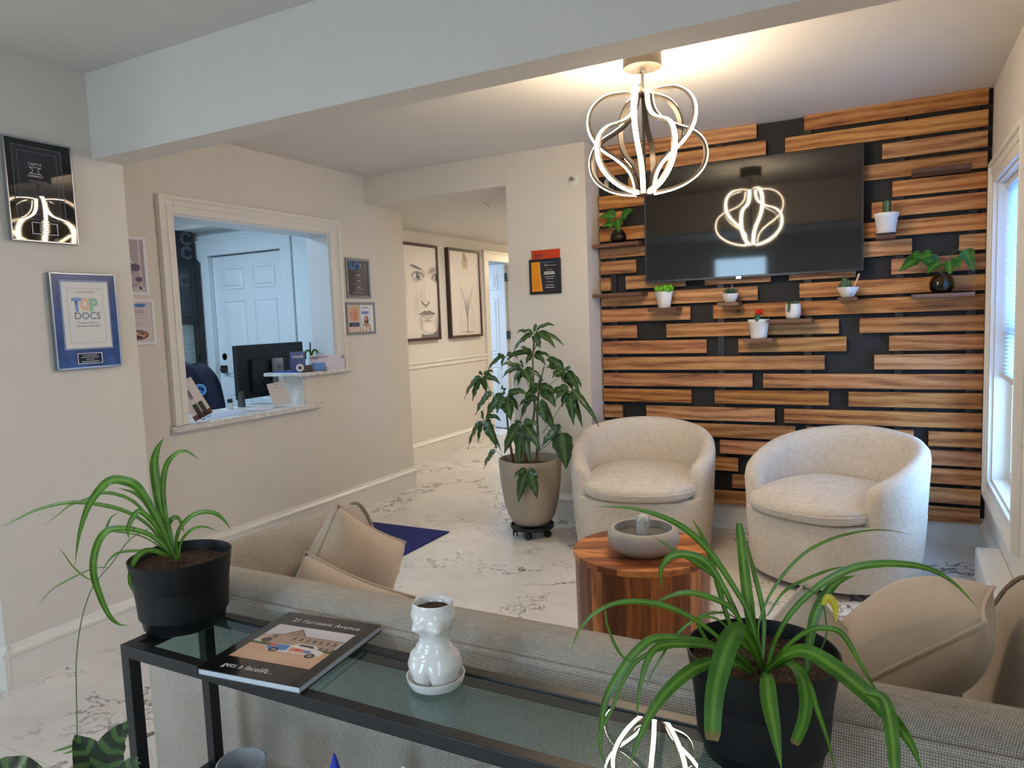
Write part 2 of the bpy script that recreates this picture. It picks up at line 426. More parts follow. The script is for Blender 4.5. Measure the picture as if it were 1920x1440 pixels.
# a printed picture: fine grid with an ink attribute, painted by numpy
class Art:
    def __init__(s, w, h, bg, aspect=None):
        s.w, s.h = w, h; s.a = np.ones((h, w, 3))*np.array(srgb(bg))
        s.Y, s.X = np.mgrid[0:h, 0:w]; s.X = (s.X+.5)/w; s.Y = 1-(s.Y+.5)/h   # unit coords, y up
        s.asp = aspect or h/w
    def put(s, m, c, al=1.):
        m = np.clip(m*al, 0, 1)[..., None]; s.a = s.a*(1-m)+np.array(srgb(c))*m
    def rect(s, x0, y0, x1, y1, c, al=1): s.put(((s.X >= x0) & (s.X <= x1) & (s.Y >= y0) & (s.Y <= y1))*1., c, al)
    def ell(s, x, y, rx, ry, c, al=1, soft=.15, rot=0):
        dx, dy = s.X-x, (s.Y-y); ca, sa = math.cos(rot), math.sin(rot); dy = dy*s.asp
        u = (dx*ca+dy*sa)/rx; v = (-dx*sa+dy*ca)/(ry*s.asp); d = np.sqrt(u*u+v*v)
        s.put(np.clip((1-d)/soft+.5, 0, 1) if soft < .9 else np.exp(-d*d*1.6), c, al)
    def line(s, pts, wd, c, al=1, soft=.6):
        m = np.zeros((s.h, s.w))
        for (x0, y0), (x1, y1) in zip(pts[:-1], pts[1:]):
            dx, dy = x1-x0, (y1-y0)*s.asp; L = dx*dx+dy*dy+1e-9
            t = np.clip(((s.X-x0)*dx+(s.Y-y0)*s.asp*dy)/L, 0, 1)
            d = np.hypot(s.X-x0-t*dx, (s.Y-y0)*s.asp-t*dy)
            m = np.maximum(m, np.clip((wd-d)/(wd*soft)+.3, 0, 1))
        s.put(m, c, al)
    def poly(s, pts, c, al=1):
        m = np.zeros((s.h, s.w), bool); n = len(pts)
        for i in range(n):
            (x0, y0), (x1, y1) = pts[i], pts[(i+1) % n]
            if y0 == y1: continue
            cnd = ((s.Y > min(y0, y1)) & (s.Y <= max(y0, y1)) & (s.X < x0+(s.Y-y0)*(x1-x0)/(y1-y0))); m ^= cnd
        s.put(m*1., c, al)
    def lines(s, x0, x1, y0, y1, n, c, al=.6, wd=.35, seed=1, center=False):
        r = random.Random(seed)
        for i in range(n):
            y = y1-(i+.5)*(y1-y0)/n; e = (x1-x0)*r.uniform(.55, 1); h = (y1-y0)/n*wd/2
            a = (x0+x1-e)/2 if center else x0; s.rect(a, y-h, a+e, y+h, c, al)
def art_obj(name, art, W, H, parent, loc, mat=None, rot=None, flat=False):
    """W x H print in the local xz plane (or xy plane when flat), lower-left corner at loc"""
    nx, ny = art.w, art.h
    me = bpy.data.meshes.new(name)
    xs = np.linspace(0, W, nx+1); zs = np.linspace(H, 0, ny+1)
    gx, gz = np.meshgrid(xs, zs); z0 = np.zeros_like(gx)
    co_ = np.stack([gx, gz, z0] if flat else [gx, z0, gz], -1).reshape(-1, 3)
    i = np.arange(ny)[:, None]*(nx+1)+np.arange(nx)[None]
    fa = np.stack([i, i+nx+1, i+nx+2, i+1], -1).reshape(-1, 4)
    me.vertices.add(len(co_)); me.vertices.foreach_set('co', co_.ravel())
    me.loops.add(fa.size); me.loops.foreach_set('vertex_index', fa.ravel().astype(np.int32))
    me.polygons.add(len(fa)); me.polygons.foreach_set('loop_start', np.arange(0, fa.size, 4, dtype=np.int32)); me.polygons.foreach_set('loop_total', np.full(len(fa), 4, dtype=np.int32))
    me.update(calc_edges=True)
    at = me.color_attributes.new('ink', 'FLOAT_COLOR', 'CORNER')
    c = np.ones((len(fa), 4, 4)); c[..., :3] = art.a.reshape(-1, 1, 3); at.data.foreach_set('color', c.ravel())
    me.materials.append(mat or M_print)
    o = bpy.data.objects.new(name, me); COL.objects.link(o); o.parent = parent; o.location = loc
    if rot: o.rotation_euler = rot
    return o
# ================================================================ the room
CZ = 2.443; HZ = 2.24
XR, XL, XP = .46, -3.473, -3.003   # right wall, reception wall, pilaster face
YC, YS, YB = 4.33, 4.57, 1.945     # column face, black wall, front of the beam
struct('floor', B().box((-7, -2.7, -.1), (.9, 11, 0)), M_floor, 'white marble-look tile floor with fine grey veins')
cb = B().box((-6.6, -2.7, CZ), (.9, 4.33, CZ+.1)).box((-1.715, 4.33, CZ), (.9, 4.9, CZ+.1)).box((-6.6, 4.33, CZ), (-3.6, 4.9, CZ+.1))
struct('ceiling', cb, M_ceil, 'flat white ceiling of the waiting room')
struct('ceiling_hall', B().box((-7, 4.335, HZ), (-2.28, 11, HZ+.1)).box((-3.6, 4.335, HZ+.1), (-2.28, 4.45, CZ)), M_ceil, 'lower ceiling and header over the hallway')
struct('wall_header', B().box((-3.5, 4.325, HZ-.001), (-2.28, 4.335, CZ)), M_wall, 'flat header over the hallway entrance')
struct('beam', B().box((XP-.02, YB, 2.091), (XR+.3, 2.08, CZ)), M_wall, 'dropped beam crossing the ceiling in front of the pendant lamp')
# pilaster with plaques, room side walls
struct('wall_pilaster', B().box((-3.6, 1.427, 0), (XP, 2.08, CZ)), M_wall, 'short wall that carries the two award plaques')
# reception wall with its service opening
OY0, OY1, OZ0, OZ1, OZS, OYS = 2.667, 3.903, .80, 1.992, 1.02, 3.60
rw = B()
rw.box((XL-.19, 2.08, 0), (XL, OY0, CZ)).box((XL-.19, OY1, 0), (XL, 4.777, CZ)).box((XL-.19, OY0, 0), (XL, OYS, OZ0)).box((XL-.19, OYS, 0), (XL, OY1, OZS)).box((XL-.19, OY0, OZ1), (XL, OY1, CZ))
struct('wall_reception', rw, M_wall, 'beige wall with the reception service window')
struct('wall_hall', B().box((-4.22, 4.9, 0), (-4.12, 7.28, HZ)).box((-4.22, 7.82, 0), (-4.12, 10.4, HZ)).box((-4.22, 7.28, 2.04), (-4.12, 7.82, HZ)), M_wall, 'hallway wall with two tall pictures')
struct('wall_hall_end', B().box((-4.22, 10.2, 0), (-2, 10.3, HZ)), M_wall)
struct('wall_column', B().box((-2.283, YC, 0), (-1.715, YS+.13, CZ)).box((-2.283, YS+.1, 0), (-2.18, 10.3, CZ)), M_wall, 'narrow wall between hallway and slat wall')
struct('wall_back', B().box((-1.75, YS, 0), (XR+.2, YS+.12, CZ)), M_blackwall, 'black wall behind the wooden slats')
# right wall with window 1
WY0, WY1, WZ0, WZ1 = 3.50, 4.30, .44, 1.93
def wall_with_hole(x0, x1, y0, y1, holes):
    b = B(); ys = y0
    for (a, c, za, zc) in sorted(holes):
        b.box((x0, ys, 0), (x1, a, CZ)); b.box((x0, a, 0), (x1, c, za)); b.box((x0, a, zc), (x1, c, CZ)); ys = c
    b.box((x0, ys, 0), (x1, y1, CZ)); return b
struct('wall_right', wall_with_hole(XR, XR+.16, -2.6, YS, [(-2.0, -.7, .75, 2.14), (WY0, WY1, WZ0, WZ1)]), M_wall, 'white wall with the tall window beside the slats')  # the opening behind the camera is added to let light in
# near room (behind the camera): side wall with an opening added for light, rear wall with one window
struct('wall_left', wall_with_hole(-4.7, -4.6, -2.6, 1.95, [(-1.8, -.2, .75, 2.14)]).box((-4.7, 1.85, 0), (-3.6, 1.95, CZ)), M_wall)
fw = B(); xs = -4.7; FH = [(-2.27, -1.42, .75, 2.20)]
for (a, c, za, zc) in FH:
    fw.box((xs, -2.7, 0), (a, -2.6, CZ)); fw.box((a, -2.7, 0), (c, -2.6, za)); fw.box((a, -2.7, zc), (c, -2.6, CZ)); xs = c
fw.box((xs, -2.7, 0), (XR+.2, -2.6, CZ)); struct('wall_front', fw, M_wall)
# reception room
DY = 4.55
struct('wall_reception_back', B().box((-6.5, DY, 0), (-5.46, DY+.12, CZ)).box((-4.57, DY, 0), (XL-.15, DY+.12, CZ)).box((-5.46, DY, 2.02), (-4.57, DY+.12, CZ)).box((-5.46, DY+.08, 0), (-4.57, DY+.12, 2.02)), M_wall2, 'pale blue-lit back wall of the reception office')
struct('wall_reception_left', B().box((-6.6, .9, 0), (-6.5, DY+.12, CZ)), M_wall2)
struct('wall_reception_front', B().box((-6.6, .9, 0), (-4.7, 1.0, CZ)).box((-4.6, 1.85, 0), (-3.6, 2.0, CZ)).box((-4.7, .9, 0), (-4.6, 1.95, CZ)), M_wall2)
# room off the hall
struct('wall_side_room', B().box((-6.6, 7.95, 0), (-4.22, 8.05, HZ)).box((-6.6, 4.7, 0), (-6.5, 8, HZ)).box((-6.6, 6.2, 0), (-4.22, 6.3, HZ)), M_wall2)

# ---- baseboards
def baseboard(name, p0, p1, n, label):
    """p0->p1 along the wall foot, n = direction out of the wall"""
    p0, p1, n = Vector(p0), Vector(p1), Vector(n); prof = [(0, 0), (.018, 0), (.018, .125), (.024, .13), (.024, .142), (.012, .155), (.006, .17), (0, .172)]
    b = B(); b.loft([[(p+n*a+Vector((0, 0, z))) for a, z in prof] for p in (p0, p1)]); return struct(name, b, M_trim, label)
baseboard('baseboard_reception', (XL, 2.08, 0), (XL, 4.777, 0), (1, 0, 0), 'white baseboard under the reception window')
baseboard('baseboard_pilaster', (XP, 1.427, 0), (XP, 2.10, 0), (1, 0, 0), 'white baseboard under the award plaques')
baseboard('baseboard_pilaster_near', (XP+.02, 1.427, 0), (-3.6, 1.427, 0), (0, -1, 0), 'white baseboard on the near face of the plaque wall')
baseboard('baseboard_reception_end', (XL, 4.777, 0), (XL-.19, 4.777, 0), (0, 1, 0), 'white baseboard at the hallway corner')
baseboard('baseboard_hall', (-4.12, 4.9, 0), (-4.12, 7.18, 0), (1, 0, 0), 'white baseboard along the hallway wall')
baseboard('baseboard_column', (-2.283, YC, 0), (-1.715, YC, 0), (0, -1, 0), 'white baseboard behind the large planter')
baseboard('baseboard_back', (-1.715, YS, 0), (XR, YS, 0), (0, -1, 0), 'white baseboard below the wooden slats')
baseboard('baseboard_right', (XR, 3.9, 0), (XR, YS, 0), (-1, 0, 0), 'white baseboard in the corner by the window')
# chair rail of the hall
cr_ = B().box((-4.12, 4.9, .90), (-4.108, 7.18, .955)).box((-4.12, 4.9, .945), (-4.095, 7.18, .965))
struct('trim_1', cr_, M_trim, 'white chair rail along the hallway wall', bevel=.003)

# ---- reception window casing, ledge and shelf
tb = B()
def casing_v(b, x, y0, y1, z0, z1, out=.022):
    b.box((x, y0, z0), (x+out, y1, z1))
w = .095
casing_v(tb, XL, OY0-w, OY0, .835, OZ1+w); casing_v(tb, XL, OY1, OY1+w, 1.045, OZ1+w); casing_v(tb, XL, OY0, OY1, OZ1, OZ1+w)
casing_v(tb, XL, OY0-w, OY0-w+.022, .835, OZ1+w, .036); casing_v(tb, XL, OY1+w-.022, OY1+w, 1.045, OZ1+w, .036); casing_v(tb, XL, OY0-w, OY1+w, OZ1+w-.022, OZ1+w, .036)
casing_v(tb, XL, OY0-w+.05, OY0-w+.058, .835, OZ1+.045, .028); casing_v(tb, XL, OY0-.05, OY1+.05, OZ1+.04, OZ1+.048, .028)
struct('trim_2', tb, M_trim, 'white casing around the reception window', bevel=.003)
jb = B().box((XL-.19, OY0, .835), (XL+.004, OY0+.012, OZ1)).box((XL-.19, OY1-.012, 1.045), (XL+.004, OY1, OZ1)).box((XL-.19, OY0, OZ1-.012), (XL+.004, OY1, OZ1))
struct('trim_3', jb, M_trimblue, 'white jamb lining inside the reception window')
def slab(pts, z0, z1):
    return B().prism(pts, z0, z1, 'z')
led = slab([(XL+.05, 2.575), (XL+.05, 3.70), (XL+.03, 3.72), (XL+.001, 3.72), (XL+.001, OYS-.012), (XL-.45, OYS-.012), (XL-.45, OY0+.013), (XL+.001, OY0+.013), (XL+.001, 2.555), (XL+.03, 2.555)], .802, .834)
ledge = mk('reception_ledge', led, M_ledge, bevel=.005); tag(ledge, 'pale quartz ledge at the foot of the reception window', 'ledge')
sh = slab([(XL+.045, 3.575), (XL+.045, 4.03), (XL+.02, 4.05), (XL+.001, 4.05), (XL+.001, OY1-.013), (XL-.33, OY1-.013), (XL-.33, 3.545), (XL+.02, 3.545)], 1.022, 1.046)
shelf = thing('transaction_shelf', 'raised pale quartz shelf at the right side of the reception window', 'shelf')
mk('shelf_top', sh, M_ledge, shelf, bevel=.005); mk('support_panel', B().box((XL-.22, 3.575, .835), (XL-.0005, 3.598, 1.021)), M_ledge, shelf)

# ---- reception door with six panels
def panel_door(name, w, h, parent, mat, t=.04):
    """door leaf in local xz, facing -y"""
    b = B().box((0, 0, 0), (w, t, h)); cols = [(w*.13, w*.44), (w*.56, w*.87)]; rows = [(h*.10, h*.38), (h*.46, h*.80), (h*.85, h*.945)]
    for (a, c) in cols:
        for (p, q) in rows:
            d, e = .0, .012
            # raised frame and raised field
            for (x0, z0, x1, z1) in ((a, p, c, p+e), (a, q-e, c, q), (a, p, a+e, q), (c-e, p, c, q)): b.box((x0, -.006, z0), (x1, .002, z1))
            fx, fz = .045, .04
            o = len(b.v)
            b.add([(a+e+.012, .0, p+e+.012), (c-e-.012, .0, p+e+.012), (c-e-.012, .0, q-e-.012), (a+e+.012, .0, q-e-.012),
                   (a+fx, -.008, p+fz), (c-fx, -.008, p+fz), (c-fx, -.008, q-fz), (a+fx, -.008, q-fz)],
                  [(4, 5, 6, 7), (0, 1, 5, 4), (1, 2, 6, 5), (2, 3, 7, 6), (3, 0, 4, 7)])
    return mk(name, b, mat, parent, bevel=.0015)
dr = thing('door_1', 'white six-panel door in the reception office', 'door', (-5.455, DY+.03, .008)); dr['kind'] = 'structure'
panel_door('door_leaf', .88, 2.005, dr, M_trimblue)
k = mk('deadbolt', B().lathe([(.0, -.02), (.03, -.018), (.032, 0)], 20, cap0=False), M_black, dr, True, loc=(.07, .0, 1.10), rot=(PI/2, 0, 0))
hb = B().box((.02, -.012, .955), (.1, 0, 1.02)).tube([(.07, -.01, .985), (.07, -.05, .985), (.145, -.052, .985)], .011)
mk('door_handle', hb, M_black, dr, label='black lever handle'); mk('hinge', B().box((.872, -.006, 1.62), (.886, .002, 1.72)), M_chrome, dr)
tb = B().box((-5.60, DY-.02, 0), (-5.46, DY, 2.03)).box((-4.57, DY-.02, 0), (-4.45, DY, 2.03)).box((-5.60, DY-.024, 2.02), (-4.45, DY, 2.15)).box((-5.62, DY-.03, 2.14), (-4.43, DY, 2.16))
struct('trim_4', tb, M_trimblue, 'white casing around the reception office door', bevel=.003)
# ---- hallway door, swung open into the side room
d2 = thing('door_2', 'open white panel door seen through the far hallway doorway', 'door', (-4.14, 7.76, .01), 0); d2['kind'] = 'structure'
lf_ = thing('x', '', ''); bpy.data.objects.remove(lf_)
dl = panel_door('door_leaf', .76, 2.01, d2, M_trimblue); dl.location = (-.78, 0, 0)
for z in (.3, 1.1, 1.80): mk('hinge', B().box((-.012, -.01, z), (.03, .012, z+.10)), M_black, d2)
tb = B().box((-4.12, 7.18, 0), (-4.10, 7.28, 2.04)).box((-4.12, 7.82, 0), (-4.10, 7.92, 2.04)).box((-4.12, 7.17, 2.03), (-4.095, 7.93, 2.13)).box((-4.12, 7.16, 2.12), (-4.085, 7.94, 2.145)).box((-4.22, 7.265, 0), (-4.10, 7.28, 2.04)).box((-4.22, 7.82, 0), (-4.10, 7.835, 2.04))
struct('trim_5', tb, M_trim, 'white casing around the hallway doorway', bevel=.003)

# ---- right window
def window_group(idx):
    x = XR
    w1 = thing('window_1', 'tall white window with pleated blind beside the slat wall', 'window', (0, 0, 0)); w1['kind'] = 'structure'
    b = B()
    for (y0, y1, z0, z1) in ((WY0-.12, WY0, WZ0-.1, WZ1+.11), (WY1, WY1+.12, WZ0-.1, WZ1+.11), (WY0, WY1, WZ1, WZ1+.11), (WY0, WY1, WZ0-.1, WZ0)):
        b.box((x-.020, y0, z0), (x, y1, z1))
    b.box((x-.032, WY0-.12, WZ1+.085), (x, WY1+.12, WZ1+.11)).box((x-.032, WY1+.098, WZ0-.1), (x, WY1+.12, WZ1+.11)).box((x-.032, WY0-.12, WZ0-.1), (x, WY0-.098, WZ1+.11)).box((x-.032, WY0-.12, WZ0-.1), (x, WY1+.12, WZ0-.078))
    b.box((x-.026, WY0-.05, WZ0-.05), (x, WY1+.05, WZ0-.042)).box((x-.026, WY1+.042, WZ0-.05), (x, WY1+.05, WZ1+.05)).box((x-.026, WY0-.05, WZ1+.042), (x, WY1+.05, WZ1+.05))
    mk('window_casing', b, M_trim, w1, bevel=.003)
    b = B().box((x, WY0, WZ0), (x+.15, WY0+.012, WZ1)).box((x, WY1-.012, WZ0), (x+.15, WY1, WZ1)).box((x, WY0, WZ0), (x+.15, WY1, WZ0+.012)).box((x, WY0, WZ1-.012), (x+.15, WY1, WZ1))
    mk('window_jamb', b, M_trim, w1)
    for nm, z0, z1, dx in (('lower_sash', WZ0+.012, 1.22, .07), ('upper_sash', 1.18, WZ1-.012, .105)):
        b = B(); a, c = WY0+.012, WY1-.012; f = .045
        for q in (((a, z0), (a+f, z1)), ((c-f, z0), (c, z1)), ((a, z0), (c, z0+f)), ((a, z1-f), (c, z1))):
            b.box((x+dx, q[0][0], q[0][1]), (x+dx+.03, q[1][0], q[1][1]))
        s = mk(nm, b, M_trim, w1, bevel=.003)
        mk('pane', B().box((x+dx+.012, a+f, z0+f), (x+dx+.016, c-f, z1-f)), M_window, s)
    return w1
window_group(1)
t = NT('pleated blind cloth')
t.col(srgb((226, 232, 240))); out = t.n['Material Output']; tr = t.add('ShaderNodeBsdfTranslucent'); tr.inputs['Color'].default_value = (*srgb((206, 224, 246)), 1)
nz = t.noise(t.coord(), 60, 2); t.bump(nz, .1, .001)
ms = t.add('ShaderNodeMixShader'); ms.inputs[0].default_value = .55; t.link(t.b.outputs[0], ms.inputs[1]); t.link(tr.outputs[0], ms.inputs[2]); t.link(ms.outputs[0], out.inputs['Surface'])
M_blind = t.m
bl = thing('cellular_blind', 'half-lowered white pleated blind in the tall window', 'blind', (XR+.045, 0, 0))
b = B(); z = 1.895; zs = []; k = 0
while z > .99: zs.append((z, .010 if k % 2 else -.010)); z -= .0095; k += 1
n = len(zs); ya, yc = WY0+.018, WY1-.018
b.add([(dx, y, z) for z, dx in zs for y in (ya, yc)], [(2*i, 2*i+1, 2*i+3, 2*i+2) for i in range(n-1)])
mk('pleated_shade', b, M_blind, bl); mk('headrail', B().box((-.015, ya, 1.892), (.015, yc, 1.916)), M_trim, bl); mk('bottom_rail', B().box((-.014, ya, .965), (.014, yc, .992)), M_trim, bl, bevel=.003)
# baseboard heater cover
hc = B().prism([(XR-.001, .0), (XR-.09, .0), (XR-.10, .02), (XR-.10, .185), (XR-.092, .2), (XR-.001, .2)], 2.3, 3.92, 'y')
h_ = mk('baseboard_heater', hc, M_trim, bevel=.004); tag(h_, 'white baseboard heater cover along the right wall under the window', 'heater')
# windows behind the camera (they light the near room and mirror in the screen)
for i, (a, c, za, zc) in enumerate(FH):
    w_ = thing('window_%d' % (i+2), '', ''); w_['kind'] = 'structure'; del w_['label']; del w_['category']
    b = B(); f = .05
    for q in (((a, za), (a+f, zc)), ((c-f, za), (c, zc)), ((a, za), (c, za+f)), ((a, zc-f), (c, zc)), ((a, (za+zc)/2-.02), (c, (za+zc)/2+.02))):
        b.box((q[0][0], -2.66, q[0][1]), (q[1][0], -2.62, q[1][1]))
    mk('window_frame', b, M_trim, w_); mk('pane', B().box((a+f, -2.645, za+f), (c-f, -2.64, zc-f)), M_window, w_)

# ================================================================ slat wall
SY = 4.53
def slatz(k): return 2.445-.1055*(k-1)
def px_x(u, z, y):
    """world x on the plane y where column u of the photo meets height z"""
    lo, hi = -3., 3.
    for _ in range(40):
        m = (lo+hi)/2; d = Vector((m, y, z))-EYE; uu = 960+FPX*d.dot(CR)/d.dot(CF)
        if uu < u: lo = m
        else: hi = m
    return (lo+hi)/2
L0, R0 = 'L', 'R'
rows = {1: [(L0, 533), (683, R0)], 2: [(L0, 563), (623, R0)], 3: [(130, 300), (928, R0)], 4: [(L0, 260), (820, R0)], 5: [(L0, 112), (960, R0)],
        6: [(L0, 260), (895, R0)], 7: [(L0, 250), (830, R0)], 8: [(L0, 155), (800, 1022), (1170, R0)], 9: [(L0, 75), (122, 310), (370, 578), (635, 845), (957, R0)], 10: [(L0, 537), (668, R0)],
        11: [(L0, 325), (397, R0)], 12: [(L0, 157), (250, 792), (857, R0)], 13: [(L0, 376), (476, 816), (950, R0)], 14: [(L0, 747), (903, R0)], 15: [(L0, 520), (554, R0)],
        16: [(L0, 328), (402, 760), (822, R0)], 17: [(L0, 112), (187, 590), (620, R0)], 18: [(L0, 655), (690, 1027), (1073, R0)], 19: [(L0, 340), (418, 900), (980, R0)],
        20: [(L0, 475), (560, R0)], 21: [(L0, 300), (457, 900), (960, R0)], 22: [(L0, 700), (760, R0)]}
sw = thing('slat_wall', 'wooden slat panel of brown boards on black covering the back wall', 'wall panel')
for k, segs in rows.items():
    zt = slatz(k); zm = zt-.044
    for (a, c) in segs:
        xa = -1.706 if a == L0 else px_x(1100+a/1.675, zm, SY)
        xc = .437 if c == R0 else px_x(1100+c/1.675, zm, SY)
        cx = (xa+xc)/2; dz = random.uniform(-.0025, .0025)
        b = B().box((xa-cx, SY-.0, -.0420), (xc-cx, SY+.019, .0420))
        mk('slat', b, M_slat, sw, bevel=.0015, bseg=1, loc=(cx, 0, zm+dz), rot=(0, random.uniform(-.0015, .0015), 0))
for x in (-1.62, -.93, -.43, .04, .38): mk('batten', B().box((x-.02, SY+.019, .13), (x+.02, YS, 2.44)), M_black, sw)

# ================================================================ television
tvx0, tvx1, tvz0, tvz1 = -1.376, -.137, 1.545, 2.236
tv = thing('television', 'large black flat-screen television hung on the slat wall', 'television', ((tvx0+tvx1)/2, 4.470, (tvz0+tvz1)/2), .015)
hw, hh = (tvx1-tvx0)/2, (tvz1-tvz0)/2
t = NT('tv screen glass'); v = t.coord(); t.col(t.ramp(t.noise(v, 3, 1), [(.3, (.006, .006, .007)), (.7, (.010, .010, .011))])); t.set(Roughness=.045); t.b.inputs['Specular IOR Level'].default_value = .6; M_screen = t.m
M_bezel = plain('tv bezel', (58, 58, 62), .3, .6)
mk('housing', B().box((-hw, 0, -hh), (hw, .02, hh)).box((-hw*.8, .02, -hh*.8), (hw*.8, .052, hh*.6)), M_black, tv, bevel=.002)
b = B(); e = .009
for q in ((-hw, -hh, hw, -hh+e*1.5), (-hw, hh-e, hw, hh), (-hw, -hh, -hw+e, hh), (hw-e, -hh, hw, hh)): b.box((q[0], -.006, q[1]), (q[2], .0005, q[3]))
mk('bezel', b, M_bezel, tv, bevel=.0015); mk('screen', B().box((-hw+e, -.003, -hh+e*1.5), (hw-e, .0, hh-e)), M_screen, tv)
mk('logo_badge', B().box((-.014, -.0085, -hh-.006), (.014, 0, -hh+.009)), M_chrome, tv, loc=(-.05, 0, 0))
mk('wall_mount', B().box((-.2, .05, -.2), (.2, .056, .2)), M_black, tv)

# ================================================================ shelves on the slats
def wshelf(x0, x1, z, y0, label, t=.022):
    b = B().box((x0, y0, z-t), (x1, SY-.001, z)); o = mk('wall_shelf', b, M_shelfw, bevel=.0015)
    return tag(o, label, 'shelf', 'small walnut shelves on the slat wall')
S = {}
def zs_(k): return slatz(k)+.004
S[1] = (-1.700, -1.39, 1.806); S[2] = (-1.705, -1.385, 1.490); S[3] = (-1.345, -1.165, 1.385)
S[4] = (-.918, -.796, 1.402); S[5] = (-.771, -.607, 1.182); S[6] = (-.626, -.395, 1.290); S[7] = (-.262, -.165, 1.402); S[8] = (.098, .381, 1.400); S[9] = (-.078, .020, 1.730); S[10] = (.092, .358, 2.050)
SL = {1: 'walnut shelf on the left edge of the slats, holding a pothos in glass', 2: 'empty walnut shelf low on the left edge of the slats', 3: 'walnut shelf under the bright green succulent',
      4: 'tiny walnut shelf under the small bowl below the television middle', 5: 'walnut shelf under the white pot with the red cactus', 6: 'walnut shelf under the rounded white cup planter',
      7: 'tiny walnut shelf under the square bowl with a cactus and a wooden pick', 8: 'long walnut shelf under the amber glass vase near the window', 9: 'tiny walnut shelf under the heart pot right of the television', 10: 'empty walnut shelf high up near the window'}
for k_, (a, c, z) in S.items(): wshelf(a, c, z, 4.385, SL[k_])
# ================================================================ flat things on the walls
def wallthing(name, label, cat, y, z, x=XL, group=None): return thing(name, label, cat, (x+.0005, y, z), PI/2, group)   # on a wall that faces +x; local x = +y
def frame4(b, W, H, f, d0, d1, z0=0):
    for q in ((0, 0, f, H), (W-f, 0, W, H), (f, 0, W-f, f), (f, H-f, W-f, H)): b.box((q[0], d1, q[1]), (q[2], d0, q[3]))
    return b
M_inkw = plain('white lettering', (225, 225, 228), .5, var=.01)
M_inkd = plain('dark lettering', (52, 58, 72), .5, var=.01)
M_inkblue = plain('blue lettering', (112, 150, 212), .5, var=.01)
M_inkslate = plain('slate blue lettering', (62, 88, 122), .5, var=.01)
M_orange = plain('orange lettering', (228, 180, 154), .5, var=.01); M_green = plain('green lettering', (148, 192, 164), .5, var=.01)
M_cyan = plain('bright blue lettering', (36, 120, 200), .5, var=.01)

# --- plaque 1 (black, glossy)
p = wallthing('award_plaque', 'black glossy award plaque, the upper one on the short wall', 'plaque', 1.580, 1.724, XP+.0078, 'award plaques'); p.rotation_euler.z += .027
W, H = .262, .396
t = NT('glossy black plaque'); v = t.coord(); t.col(t.ramp(t.noise(v, 6, 2), [(.3, (.006, .006, .007)), (.7, (.01, .01, .011))])); t.set(Roughness=.02); t.bump(t.noise(v, 420, 2), .035, .0003); M_plq = t.m
mk('backing', frame4(B().box((.002, -.018, .002), (W-.002, -.002, H-.002)), W, H, .006, -.002, -.022), M_steel, p, bevel=.0015)
mk('face', B().box((.006, -.0205, .006), (W-.006, -.018, H-.006)), M_plq, p)
t = NT('etched glass sheet'); v = t.coord(); t.col(t.ramp(t.noise(v, 6, 2), [(.3, (.018, .02, .026)), (.7, (.028, .03, .038))])); t.set(Roughness=.02); M_etch = t.m
mk('certificate', B().box((.026, -.0225, .086), (.216, -.0205, .366)), M_etch, p)
b = B()
for (a, c, e_, g, w) in ((.026, .086, .216, .366, .0011), (.046, .106, .196, .346, .0006)):
    for q in ((a, c, a+w, g), (e_-w, c, e_, g), (a, c, e_, c+w), (a, g-w, e_, g)): b.box((q[0], -.0235, q[1]), (q[2], -.022, q[3]))
mk('etched_border', b, M_silver, p)
text('lettering', 'CASTLE', .0135, M_inkw, p, (.110, -.0232, .300), space=1.15)
b = B().box((.086, -.0235, .2875), (.134, -.022, .289)).box((.086, -.0235, .263), (.134, -.022, .2645))
def arc(b, cx, cz, r, a0, a1, w, y=-.0235, n=16, th=.0015):
    pts = [(cx+r*math.cos(a0+(a1-a0)*i/n), cz+r*math.sin(a0+(a1-a0)*i/n)) for i in range(n+1)]
    for (x0, z0), (x1, z1) in zip(pts[:-1], pts[1:]):
        d = Vector((x1-x0, z1-z0)).normalized(); nx, nz = -d.y*w/2, d.x*w/2
        b.add([(x0-nx, y, z0-nz), (x1-nx, y, z1-nz), (x1+nx, y, z1+nz), (x0+nx, y, z0+nz)], [(0, 1, 2, 3)])
    return b
arc(b, .091, .276, .009, -PI/2, PI/2, .0016); arc(b, .129, .276, .009, PI/2, 3*PI/2, .0016); mk('emblem', b, M_inkw, p)
text('lettering', 'CONNOLLY', .011, M_inkw, p, (.110, -.0232, .254))
text('lettering', 'TOP DOCTORS', .011, M_silver, p, (.12, -.0232, .234))
np_ = mk('name_plate', B().box((.078, -.0225, .030), (.178, -.0205, .076)), M_plq, p)
b = B()
for q in ((.078, .030, .080, .076), (.176, .030, .178, .076), (.078, .030, .178, .032), (.078, .074, .178, .076)): b.box((q[0], -.0242, q[1]), (q[2], -.022, q[3]))
mk('plate_border', b, M_inkw, np_)
b = B()
for i in range(4): b.box((.108, -.0235, .065-i*.008), (.148, -.022, .0675-i*.008))
mk('engraved_lines', b, M_inkw, np_)

